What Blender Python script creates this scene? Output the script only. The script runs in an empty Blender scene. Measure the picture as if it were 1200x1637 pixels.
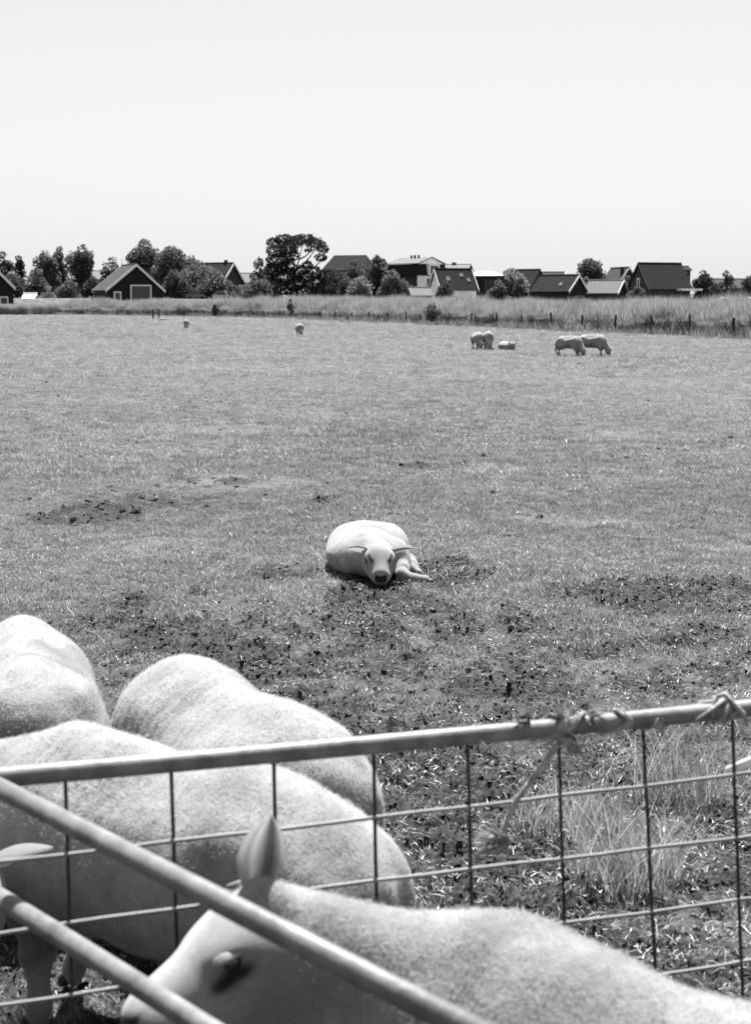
import bpy, math, random
import numpy as np
from mathutils import Vector, Matrix

R = math.radians
PI = math.pi
S = bpy.context.scene
COL = S.collection

# ------------------------------------------------------------------ camera
FPX = 1637 * 50 / 36.0          # focal length in photo pixels
CAM_H = 1.7
PITCH = math.atan((818.5 - 490) / FPX)
cam_d = bpy.data.cameras.new('camera')
cam = bpy.data.objects.new('camera', cam_d)
COL.objects.link(cam)
cam.location = (0, 0, CAM_H)
cam.rotation_euler = (PI / 2 - PITCH, 0, 0)
cam_d.sensor_fit = 'VERTICAL'
cam_d.sensor_height = 36
cam_d.sensor_width = 36
cam_d.lens = 50
cam_d.clip_start = 0.05
cam_d.clip_end = 9000
cam_d.dof.use_dof = True
cam_d.dof.focus_distance = 8.6
cam_d.dof.aperture_fstop = 5.8
S.camera = cam

# ------------------------------------------------------------------ light
SUN_EL, SUN_AZ = 61.0, 6.0       # azimuth clockwise from +Y (the view direction)
w = bpy.data.worlds.new('World')
S.world = w
w.use_nodes = True
nt = w.node_tree
nt.nodes.clear()
sky = nt.nodes.new('ShaderNodeTexSky')
sky.sky_type = 'NISHITA'
sky.sun_disc = False
sky.sun_elevation = R(SUN_EL)
sky.sun_rotation = R(SUN_AZ)
sky.altitude = 0
sky.air_density = 4.3
sky.dust_density = 0.0
sky.ozone_density = 1.0
sep = nt.nodes.new('ShaderNodeSeparateColor')      # black-and-white film behind a warm filter
comb = nt.nodes.new('ShaderNodeCombineColor')
bg = nt.nodes.new('ShaderNodeBackground')
bg.inputs['Strength'].default_value = 0.05
wo = nt.nodes.new('ShaderNodeOutputWorld')
nt.links.new(sky.outputs[0], sep.inputs[0])
flt = nt.nodes.new('ShaderNodeMath')
flt.operation = 'MULTIPLY'
flt.inputs[1].default_value = 0.495                 # density of the filter
nt.links.new(sep.outputs[0], flt.inputs[0])
veil = nt.nodes.new('ShaderNodeMix')               # thin even haze over the whole dome
veil.data_type = 'FLOAT'
veil.inputs[0].default_value = 0.36
veil.inputs[3].default_value = 4.75
nt.links.new(flt.outputs[0], veil.inputs[2])
for k in range(3):
    nt.links.new(veil.outputs[0], comb.inputs[k])
nt.links.new(comb.outputs[0], bg.inputs['Color'])
nt.links.new(bg.outputs[0], wo.inputs[0])

sun_d = bpy.data.lights.new('sun', 'SUN')
sun_d.energy = 5.0
sun_d.angle = R(0.5)
sun_d.color = (1.0, 1.0, 1.0)
sun = bpy.data.objects.new('sun', sun_d)
COL.objects.link(sun)
sd = Vector((math.sin(R(SUN_AZ)) * math.cos(R(SUN_EL)), math.cos(R(SUN_AZ)) * math.cos(R(SUN_EL)), math.sin(R(SUN_EL))))
sun.rotation_euler = sd.to_track_quat('Z', 'Y').to_euler()
sun.location = sd * 50

S.view_settings.view_transform = 'Standard'
S.view_settings.look = 'None'
S.view_settings.exposure = 1.9
S.view_settings.gamma = 1.0
S.view_settings.use_curve_mapping = False
S.render.engine = 'CYCLES'
S.cycles.max_bounces = 6
S.cycles.transparent_max_bounces = 4

# ------------------------------------------------------------------ helpers
CT, ST = math.cos(PITCH), math.sin(PITCH)


def ray(px, py):
    v = (818.5 - py) / FPX
    return Vector(((px - 600) / FPX, CT + v * ST, -ST + v * CT))


def at(px, py, Y):
    d = ray(px, py)
    return Vector((0, 0, CAM_H)) + d * (Y / d.y)


def ground_at(px, py):
    d = ray(px, py)
    return Vector((0, 0, CAM_H)) + d * (CAM_H / -d.z)


def at_height(px, py, z):
    d = ray(px, py)
    return Vector((0, 0, CAM_H)) + d * ((z - CAM_H) / d.z)


def px_m(Y):
    return Y / FPX


def tag(o, label=None, cat=None, group=None, kind=None):
    if label: o['label'] = label
    if cat: o['category'] = cat
    if group: o['group'] = group
    if kind: o['kind'] = kind
    return o


def empty(name, loc=(0, 0, 0), rz=0):
    o = bpy.data.objects.new(name, None)
    o.empty_display_size = 0.2
    COL.objects.link(o)
    o.location = loc
    o.rotation_euler = (0, 0, rz)
    return o


def link_mesh(name, me, m=None, parent=None):
    o = bpy.data.objects.new(name, me)
    COL.objects.link(o)
    if m is not None and not me.materials:
        me.materials.append(m)
    if parent is not None:
        o.parent = parent
    return o


def np_mesh(name, V, F, smooth=False):
    """V (n,3), F (m,k) with k 3 or 4"""
    me = bpy.data.meshes.new(name)
    V = np.asarray(V, dtype=np.float32)
    F = np.asarray(F, dtype=np.int32)
    k = F.shape[1]
    me.vertices.add(len(V))
    me.vertices.foreach_set('co', V.ravel())
    me.loops.add(F.size)
    me.loops.foreach_set('vertex_index', F.ravel())
    me.polygons.add(len(F))
    me.polygons.foreach_set('loop_start', np.arange(0, F.size, k, dtype=np.int32))
    me.polygons.foreach_set('loop_total', np.full(len(F), k, dtype=np.int32))
    if smooth:
        me.polygons.foreach_set('use_smooth', np.ones(len(F), dtype=bool))
    me.update(calc_edges=True)
    return me


def py_mesh(name, V, F, smooth=False):
    me = bpy.data.meshes.new(name)
    me.from_pydata([tuple(v) for v in V], [], F)
    if smooth:
        me.polygons.foreach_set('use_smooth', np.ones(len(me.polygons), dtype=bool))
    me.update()
    return me


class MB:
    """collects boxes, tubes and polygons into one mesh"""
    def __init__(s):
        s.v, s.f = [], []

    def add(s, V, F):
        b = len(s.v)
        s.v += [tuple(v) for v in V]
        s.f += [tuple(i + b for i in f) for f in F]
        return s

    def box(s, x0, x1, y0, y1, z0, z1):
        V = [(x0, y0, z0), (x1, y0, z0), (x1, y1, z0), (x0, y1, z0), (x0, y0, z1), (x1, y0, z1), (x1, y1, z1), (x0, y1, z1)]
        return s.add(V, [(3, 2, 1, 0), (4, 5, 6, 7), (0, 1, 5, 4), (1, 2, 6, 5), (2, 3, 7, 6), (3, 0, 4, 7)])

    def slab(s, quad, t):
        """quad (4 points) given thickness t along its normal (downwards)"""
        q = [Vector(p) for p in quad]
        n = (q[1] - q[0]).cross(q[3] - q[0]).normalized() * t
        return s.add(q + [p - n for p in q], [(0, 1, 2, 3), (7, 6, 5, 4), (0, 4, 5, 1), (1, 5, 6, 2), (2, 6, 7, 3), (3, 7, 4, 0)])

    def tube(s, pts, rad, n=8, cap=True, twist=0.0):
        pts = [Vector(p) for p in pts]
        if not hasattr(rad, '__len__'):
            rad = [rad] * len(pts)
        b = len(s.v)
        prev = None
        for i, p in enumerate(pts):
            t = (pts[min(i + 1, len(pts) - 1)] - pts[max(i - 1, 0)]).normalized()
            if prev is None:
                u = t.orthogonal().normalized()
            else:
                u = (prev - t * prev.dot(t)).normalized()
            prev = u
            v = t.cross(u)
            for j in range(n):
                a = 2 * PI * j / n + twist
                s.v.append(tuple(p + (u * math.cos(a) + v * math.sin(a)) * rad[i]))
        for i in range(len(pts) - 1):
            for j in range(n):
                a, c = b + i * n + j, b + i * n + (j + 1) % n
                s.f.append((a, c, c + n, a + n))
        if cap:
            s.f.append(tuple(b + j for j in range(n))[::-1])
            e = b + (len(pts) - 1) * n
            s.f.append(tuple(e + j for j in range(n)))
        return s

    def build(s, name, m=None, parent=None, smooth=False):
        return link_mesh(name, py_mesh(name, s.v, s.f, smooth), m, parent)


# value noise -----------------------------------------------------
def _hash(ix, iy, iz, seed):
    h = (ix.astype(np.int64) * 374761393 + iy.astype(np.int64) * 668265263 + iz.astype(np.int64) * 2147483647 + seed * 974634541) & 0xFFFFFFFF
    h = ((h ^ (h >> 13)) * 1274126177) & 0xFFFFFFFF
    h = ((h ^ (h >> 16)) * 2246822519) & 0xFFFFFFFF
    return ((h ^ (h >> 15)) & 0xFFFFFF).astype(np.float32) / float(0xFFFFFF)


def noise2(x, y, seed=0):
    ix, iy = np.floor(x), np.floor(y)
    fx, fy = (x - ix).astype(np.float32), (y - iy).astype(np.float32)
    fx = fx * fx * (3 - 2 * fx)
    fy = fy * fy * (3 - 2 * fy)
    z = np.zeros_like(ix)
    a, b = _hash(ix, iy, z, seed), _hash(ix + 1, iy, z, seed)
    c, d = _hash(ix, iy + 1, z, seed), _hash(ix + 1, iy + 1, z, seed)
    return (a + (b - a) * fx) * (1 - fy) + (c + (d - c) * fx) * fy


def fbm2(x, y, seed=0, oct=4):
    s, a, t = 0, 1.0, 0
    for o in range(oct):
        s = s + a * noise2(x * 2 ** o + 17.3 * o, y * 2 ** o - 9.1 * o, seed + o)
        t += a
        a *= 0.5
    return s / t


def noise3(P, seed=0):
    I = np.floor(P)
    f = (P - I).astype(np.float32)
    f = f * f * (3 - 2 * f)
    r = 0
    for dx in (0, 1):
        for dy in (0, 1):
            for dz in (0, 1):
                h = _hash(I[:, 0] + dx, I[:, 1] + dy, I[:, 2] + dz, seed)
                r = r + h * (f[:, 0] if dx else 1 - f[:, 0]) * (f[:, 1] if dy else 1 - f[:, 1]) * (f[:, 2] if dz else 1 - f[:, 2])
    return r


# materials -------------------------------------------------------
G = 0.72      # film sensitivity taken into account once, for all tones


def mat(name, v, rough=0.8, var=0.0, scale=5.0, bump=0.0, bscale=40.0, metal=0.0, spec=0.3, coords='Object', bdist=0.01, detail=4.0, stretch=None):
    v = v * G
    m = bpy.data.materials.new(name)
    m.use_nodes = True
    t = m.node_tree
    b = t.nodes['Principled BSDF']
    b.inputs['Roughness'].default_value = rough
    b.inputs['Metallic'].default_value = metal
    b.inputs['Specular IOR Level'].default_value = spec
    b.inputs['Base Color'].default_value = (v, v, v, 1)
    tc = t.nodes.new('ShaderNodeTexCoord')
    src = tc.outputs[coords]
    if stretch:
        mp = t.nodes.new('ShaderNodeMapping')
        mp.inputs['Scale'].default_value = stretch
        t.links.new(src, mp.inputs[0])
        src = mp.outputs[0]
    if var > 0:
        n = t.nodes.new('ShaderNodeTexNoise')
        n.inputs['Scale'].default_value = scale
        n.inputs['Detail'].default_value = detail
        t.links.new(src, n.inputs['Vector'])
        mr = t.nodes.new('ShaderNodeMapRange')
        mr.inputs['From Min'].default_value = 0.3
        mr.inputs['From Max'].default_value = 0.7
        mr.inputs['To Min'].default_value = v * (1 - var)
        mr.inputs['To Max'].default_value = v * (1 + var)
        t.links.new(n.outputs['Fac'], mr.inputs['Value'])
        t.links.new(mr.outputs[0], b.inputs['Base Color'])
    if bump > 0:
        n2 = t.nodes.new('ShaderNodeTexNoise')
        n2.inputs['Scale'].default_value = bscale
        n2.inputs['Detail'].default_value = 3
        t.links.new(src, n2.inputs['Vector'])
        bp = t.nodes.new('ShaderNodeBump')
        bp.inputs['Strength'].default_value = bump
        bp.inputs['Distance'].default_value = bdist
        t.links.new(n2.outputs['Fac'], bp.inputs['Height'])
        t.links.new(bp.outputs[0], b.inputs['Normal'])
    return m


def leaf_mat(name, v, trans=0.3, var=0.35, attr='shade', inst=True, gloss=0.0):
    """thin leaves: diffuse + translucent, tone varied per blade and per clump"""
    v = v * G
    m = bpy.data.materials.new(name)
    m.use_nodes = True
    t = m.node_tree
    t.nodes.clear()
    out = t.nodes.new('ShaderNodeOutputMaterial')
    mix = t.nodes.new('ShaderNodeMixShader')
    mix.inputs[0].default_value = trans
    d = t.nodes.new('ShaderNodeBsdfDiffuse')
    tr = t.nodes.new('ShaderNodeBsdfTranslucent')
    at_ = t.nodes.new('ShaderNodeAttribute')
    at_.attribute_name = attr
    oi = t.nodes.new('ShaderNodeObjectInfo')
    mr = t.nodes.new('ShaderNodeMapRange')
    mr.inputs['To Min'].default_value = v * (1 - var)
    mr.inputs['To Max'].default_value = v * (1 + var)
    t.links.new(at_.outputs['Fac'], mr.inputs['Value'])
    src = mr.outputs[0]
    if inst:
        mr2 = t.nodes.new('ShaderNodeMapRange')
        mr2.inputs['To Min'].default_value = 0.75
        mr2.inputs['To Max'].default_value = 1.25
        t.links.new(oi.outputs['Random'], mr2.inputs['Value'])
        mu = t.nodes.new('ShaderNodeMath')
        mu.operation = 'MULTIPLY'
        t.links.new(src, mu.inputs[0])
        t.links.new(mr2.outputs[0], mu.inputs[1])
        src = mu.outputs[0]
    t.links.new(src, d.inputs['Color'])
    t.links.new(src, tr.inputs['Color'])
    t.links.new(d.outputs[0], mix.inputs[1])
    t.links.new(tr.outputs[0], mix.inputs[2])
    if gloss > 0:
        gl = t.nodes.new('ShaderNodeBsdfGlossy')
        gl.inputs['Color'].default_value = (.5, .5, .5, 1)
        gl.inputs['Roughness'].default_value = 0.38
        mg = t.nodes.new('ShaderNodeMixShader')
        mg.inputs[0].default_value = gloss
        t.links.new(mix.outputs[0], mg.inputs[1])
        t.links.new(gl.outputs[0], mg.inputs[2])
        t.links.new(mg.outputs[0], out.inputs[0])
    else:
        t.links.new(mix.outputs[0], out.inputs[0])
    return m


def float_attr(me, name, vals):
    a = me.attributes.new(name, 'FLOAT', 'POINT')
    a.data.foreach_set('value', np.asarray(vals, dtype=np.float32))


# ------------------------------------------------------------------ where soil is bare
PATCH = []   # (x, y, rx, ry, strength)
for px, py, hw, hh, st in [
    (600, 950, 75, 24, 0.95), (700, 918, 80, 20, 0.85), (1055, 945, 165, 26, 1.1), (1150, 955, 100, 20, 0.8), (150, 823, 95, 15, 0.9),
    (650, 1000, 170, 50, 0.75), (380, 1040, 200, 50, 0.75), (960, 1040, 240, 26, 0.62), (240, 1000, 120, 30, 0.6), (1120, 1015, 140, 16, 0.45),
    (517, 805, 20, 5, 1.0), (308, 942, 16, 9, 1.0), (250, 965, 90, 10, 0.5), (455, 915, 60, 12, 0.55),
    (260, 800, 170, 20, 0.3), (730, 1320, 190, 150, 0.95), (1000, 1450, 260, 90, 0.8), (560, 1150, 120, 50, 0.6),
    (690, 745, 60, 5, 0.45), (345, 770, 110, 8, 0.3), (390, 680, 160, 30, 0.12), (800, 985, 70, 20, 0.5), (430, 1085, 140, 30, 0.5)]:
    c = ground_at(px, py)
    a, b = ground_at(px, py - hh), ground_at(px, py + hh)
    PATCH.append((c.x, (a.y + b.y) / 2, hw * px_m(c.y), (a.y - b.y) / 2, st))


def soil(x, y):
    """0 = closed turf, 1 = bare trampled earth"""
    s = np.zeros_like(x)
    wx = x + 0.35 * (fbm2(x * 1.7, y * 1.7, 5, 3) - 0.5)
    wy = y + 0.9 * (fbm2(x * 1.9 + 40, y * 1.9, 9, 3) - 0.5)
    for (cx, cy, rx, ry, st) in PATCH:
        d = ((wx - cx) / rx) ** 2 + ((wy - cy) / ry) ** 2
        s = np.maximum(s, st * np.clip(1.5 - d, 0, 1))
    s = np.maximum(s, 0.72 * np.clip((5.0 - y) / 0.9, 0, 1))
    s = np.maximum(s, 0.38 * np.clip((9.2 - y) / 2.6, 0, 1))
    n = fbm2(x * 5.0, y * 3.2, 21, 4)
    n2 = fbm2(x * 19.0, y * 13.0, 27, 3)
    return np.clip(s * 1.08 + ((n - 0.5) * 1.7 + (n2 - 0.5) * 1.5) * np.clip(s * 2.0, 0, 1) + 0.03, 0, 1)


WORN = []
for px, py, hw, hh in [(700, 745, 90, 7), (385, 772, 110, 12), (330, 690, 150, 10), (1050, 690, 120, 9), (820, 600, 160, 8), (250, 880, 130, 14), (880, 830, 120, 12), (1060, 1075, 130, 14), (560, 660, 120, 8), (120, 640, 120, 8), (950, 760, 90, 8), (420, 590, 200, 6), (1000, 610, 160, 6), (830, 1075, 90, 12), (1120, 870, 90, 10)]:
    c = ground_at(px, py)
    a, b = ground_at(px, py - hh), ground_at(px, py + hh)
    WORN.append((c.x, (a.y + b.y) / 2, hw * px_m(c.y), (a.y - b.y) / 2))


def worn(x, y):
    """1 where the sward is thin, dry and pale"""
    w_ = np.zeros_like(x)
    wx = x + 0.10 * y * (fbm2(x * 6 / np.maximum(y, 4) + 3, np.log(np.maximum(y, 1)) * 14, 61, 3) - .5)
    wy = y * (1 + 0.10 * (fbm2(x * 7 / np.maximum(y, 4) + 30, np.log(np.maximum(y, 1)) * 12, 62, 3) - .5))
    for (cx, cy, rx, ry) in WORN:
        w_ = np.maximum(w_, np.clip(1.2 - .7 * ((wx - cx) / rx) ** 2 - .7 * ((wy - cy) / ry) ** 2, 0, 1))
    return np.clip(w_ * (2.4 * fbm2(x * 2.5, y * 1.3, 63, 4) - .55), 0, 1) * .8


def relief(x, y, s=None):
    if s is None:
        s = soil(x, y)
    z = 0.03 * (fbm2(x * 0.8, y * 0.8, 3, 3) - 0.5)
    z = z + (0.008 + 0.12 * s) * (fbm2(x * 12, y * 12, 31, 4) - 0.5)
    z = z + (0.032 * s) * (fbm2(x * 42, y * 42, 33, 2) - 0.5)
    fade = np.clip((60 - y) / 50, 0, 1)
    z = z * fade
    lx, ly = ground_at(600, 930).x, ground_at(600, 930).y + 0.3       # hollow where the resting sheep lies
    return z


# ------------------------------------------------------------------ ground
def build_ground():
    ys = list(np.linspace(-6, 1.6, 14)[:-1])
    y = 1.6
    while y < 16:
        ys.append(y); y *= 1.0031
    while y < 4000:
        ys.append(y); y *= 1.022
    ys = np.array(ys)
    us = np.concatenate([-np.geomspace(3.2, 0.36, 26), np.linspace(-0.345, 0.345, 400), np.geomspace(0.36, 3.2, 26)])
    Y, U = np.meshgrid(ys, us, indexing='ij')
    X = U * np.maximum(Y, 3.0)
    x, yy = X.ravel(), Y.ravel()
    s = soil(x, yy)
    z = relief(x, yy, s)
    V = np.stack([x, yy, z], 1)
    ny, nu = Y.shape
    i = np.arange(ny * nu).reshape(ny, nu)
    F = np.stack([i[:-1, :-1].ravel(), i[:-1, 1:].ravel(), i[1:, 1:].ravel(), i[1:, :-1].ravel()], 1)
    me = np_mesh('ground', V, F, smooth=True)
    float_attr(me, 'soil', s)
    float_attr(me, 'worn', worn(x, yy))
    m = bpy.data.materials.new('pasture')
    m.use_nodes = True
    t = m.node_tree
    b = t.nodes['Principled BSDF']
    b.inputs['Roughness'].default_value = 0.95
    b.inputs['Specular IOR Level'].default_value = 0.1
    geo = t.nodes.new('ShaderNodeNewGeometry')
    at_ = t.nodes.new('ShaderNodeAttribute'); at_.attribute_name = 'soil'
    def noise(scale, detail=5, stretch=None):
        n = t.nodes.new('ShaderNodeTexNoise')
        n.inputs['Scale'].default_value = scale
        n.inputs['Detail'].default_value = detail
        n.inputs['Roughness'].default_value = 0.65
        src = geo.outputs['Position']
        if stretch:
            mp = t.nodes.new('ShaderNodeMapping'); mp.inputs['Scale'].default_value = stretch
            t.links.new(src, mp.inputs[0]); src = mp.outputs[0]
        t.links.new(src, n.inputs['Vector'])
        return n.outputs['Fac']
    def rng(src, a, b_, lo, hi):
        r = t.nodes.new('ShaderNodeMapRange')
        r.inputs[1].default_value, r.inputs[2].default_value, r.inputs[3].default_value, r.inputs[4].default_value = a, b_, lo, hi
        t.links.new(src, r.inputs[0]); return r.outputs[0]
    def math_(op, a, b_):
        n = t.nodes.new('ShaderNodeMath'); n.operation = op
        for k, q in enumerate((a, b_)):
            if isinstance(q, (int, float)): n.inputs[k].default_value = q
            else: t.links.new(q, n.inputs[k])
        return n.outputs[0]
    turf = rng(noise(34, 6), 0.3, 0.7, 0.022, 0.08)
    broad = rng(noise(0.35, 4, (1, 0.6, 1)), 0.3, 0.7, 0.86, 1.14)
    mid = rng(noise(3.0, 5), 0.3, 0.7, 0.82, 1.18)
    turf = math_('MULTIPLY', math_('MULTIPLY', turf, broad), mid)
    aw = t.nodes.new('ShaderNodeAttribute'); aw.attribute_name = 'worn'
    mw = t.nodes.new('ShaderNodeMix'); mw.data_type = 'FLOAT'
    t.links.new(aw.outputs['Fac'], mw.inputs[0]); t.links.new(turf, mw.inputs[2]); t.links.new(rng(noise(40, 5), 0.3, 0.7, .05, .125), mw.inputs[3])
    turf = mw.outputs[0]
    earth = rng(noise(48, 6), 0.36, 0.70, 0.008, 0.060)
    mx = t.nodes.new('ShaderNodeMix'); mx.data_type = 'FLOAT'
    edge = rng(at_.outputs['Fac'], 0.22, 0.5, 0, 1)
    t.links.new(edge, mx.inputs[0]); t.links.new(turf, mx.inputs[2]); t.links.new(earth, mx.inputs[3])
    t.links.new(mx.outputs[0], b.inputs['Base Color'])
    bp = t.nodes.new('ShaderNodeBump'); bp.inputs['Strength'].default_value = 0.8; bp.inputs['Distance'].default_value = 0.015
    t.links.new(noise(55, 4), bp.inputs['Height'])
    t.links.new(bp.outputs[0], b.inputs['Normal'])
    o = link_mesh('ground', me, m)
    tag(o, kind='structure')
    return o


build_ground()

# ------------------------------------------------------------------ scattering with geometry nodes
PROTO = bpy.data.collections.new('scatter_sources')     # not linked to the scene


def scatter(name, pts, rot, scl, protos, label, cat=None):
    """one stuff object: points carrying rotation + scale, instancing the proto meshes"""
    me = bpy.data.meshes.new(name)
    pts = np.asarray(pts, dtype=np.float32)
    me.vertices.add(len(pts))
    me.vertices.foreach_set('co', pts.ravel())
    a = me.attributes.new('rot', 'FLOAT_VECTOR', 'POINT'); a.data.foreach_set('vector', np.asarray(rot, dtype=np.float32).ravel())
    a = me.attributes.new('scl', 'FLOAT_VECTOR', 'POINT'); a.data.foreach_set('vector', np.asarray(scl, dtype=np.float32).ravel())
    a = me.attributes.new('pick', 'INT', 'POINT'); a.data.foreach_set('value', np.random.default_rng(len(pts)).integers(0, len(protos), len(pts)).astype(np.int32))
    o = bpy.data.objects.new(name, me)
    COL.objects.link(o)
    col = bpy.data.collections.new(name + '_source')
    for p in protos:
        col.objects.link(p)
    g = bpy.data.node_groups.new(name + '_scatter', 'GeometryNodeTree')
    g.interface.new_socket('Geometry', in_out='INPUT', socket_type='NodeSocketGeometry')
    g.interface.new_socket('Geometry', in_out='OUTPUT', socket_type='NodeSocketGeometry')
    n = g.nodes
    gi, go = n.new('NodeGroupInput'), n.new('NodeGroupOutput')
    iop = n.new('GeometryNodeInstanceOnPoints')
    ci = n.new('GeometryNodeCollectionInfo')
    ci.inputs['Collection'].default_value = col
    ci.inputs['Separate Children'].default_value = True
    ci.inputs['Reset Children'].default_value = True
    iop.inputs['Pick Instance'].default_value = True
    def na(nm, dt):
        q = n.new('GeometryNodeInputNamedAttribute'); q.data_type = dt; q.inputs['Name'].default_value = nm
        return q.outputs['Attribute']
    g.links.new(gi.outputs[0], iop.inputs['Points'])
    g.links.new(ci.outputs[0], iop.inputs['Instance'])
    g.links.new(na('pick', 'INT'), iop.inputs['Instance Index'])
    e2r = n.new('FunctionNodeEulerToRotation')
    g.links.new(na('rot', 'FLOAT_VECTOR'), e2r.inputs[0])
    g.links.new(e2r.outputs[0], iop.inputs['Rotation'])
    g.links.new(na('scl', 'FLOAT_VECTOR'), iop.inputs['Scale'])
    g.links.new(iop.outputs[0], go.inputs[0])
    md = o.modifiers.new('scatter', 'NODES')
    md.node_group = g
    tag(o, label, cat, kind='stuff')
    return o


def blades_mesh(name, n, radius, h0, h1, width, lean, seed, m, seg=2, dist='disk', flat=False, zbase=0.0):
    rng = np.random.default_rng(seed)
    r = radius * np.sqrt(rng.random(n)); a = rng.random(n) * 2 * PI
    bx, by = r * np.cos(a), r * np.sin(a)
    h = h0 + (h1 - h0) * rng.random(n)
    fa = rng.random(n) * 2 * PI
    dx, dy = np.cos(fa), np.sin(fa)                       # lean direction
    ln = lean * (0.3 + 0.9 * rng.random(n)) * h
    wa = rng.random(n) * 2 * PI                          # blade width direction
    wx, wy = np.cos(wa), np.sin(wa)
    wd = width * (0.6 + 0.8 * rng.random(n))
    V, F, sh = [], [], []
    rows = seg + 1
    s_val = rng.random(n)
    for i in range(n):
        b = len(V)
        for k in range(rows):
            t = k / seg
            ww = wd[i] * (1 - t) ** 0.7 * 0.5
            cx = bx[i] + dx[i] * ln[i] * t ** 1.6
            cy = by[i] + dy[i] * ln[i] * t ** 1.6
            cz = zbase + h[i] * (t - 0.25 * lean * t * t) if not flat else zbase + 0.006 * math.sin(PI * t) + 0.003
            if k < seg:
                V.append((cx - wx[i] * ww, cy - wy[i] * ww, cz)); V.append((cx + wx[i] * ww, cy + wy[i] * ww, cz))
                sh += [s_val[i], s_val[i]]
            else:
                V.append((cx, cy, cz)); sh.append(s_val[i])
        for k in range(seg - 1):
            q = b + 2 * k
            F += [(q, q + 1, q + 3), (q, q + 3, q + 2)]
        q = b + 2 * (seg - 1)
        F.append((q, q + 1, q + 2))
    me = np_mesh(name, V, F)
    float_attr(me, 'shade', sh)
    me.materials.append(m)
    return bpy.data.objects.new(name, me)


M_GRASS = leaf_mat('grass_blade', 0.285, 0.30, 0.72, gloss=0.045)
M_DRY = leaf_mat('dry_stalk', 0.40, 0.25, 0.4, gloss=0.06)
M_REED = leaf_mat('reed_blade', 0.24, 0.36, 0.55)
M_FOOT_SHADE = leaf_mat('foot_shade_leaf', 0.055, 0.25, 0.5)
M_GRASS_DRY = leaf_mat('drier_grass_blade', 0.41, 0.34, 0.6, gloss=0.03)
M_PLUME = leaf_mat('reed_plume', 0.38, 0.42, 0.35)
M_CLOD = mat('clod_earth', 0.055, 0.95, 0.5, 30, 0.5, 80, spec=0.1)
M_PALECLOD = mat('stone_pale', 0.22, 0.9, 0.3, 30, 0.3, 60, spec=0.1)

rg = np.random.default_rng(11)


def field_points(y0, y1, dens, half=None):
    half = half or (0.50 if y1 <= 34 else 0.36)
    A = half * (y1 * y1 - y0 * y0)
    n = int(A * dens)
    y = np.sqrt(y0 * y0 + rg.random(n) * (y1 * y1 - y0 * y0))
    x = (rg.random(n) * 2 - 1) * half * y
    return x, y


def lay(x, y, s0, s1, sink=0.0, tilt=0.15):
    z = relief(x, y) - sink
    n = len(x)
    rot = np.stack([(rg.random(n) - .5) * 2 * tilt, (rg.random(n) - .5) * 2 * tilt, rg.random(n) * 2 * PI], 1)
    s = s0 + (s1 - s0) * rg.random(n)
    return np.stack([x, y, z], 1), rot, np.stack([s, s, s], 1)


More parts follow.
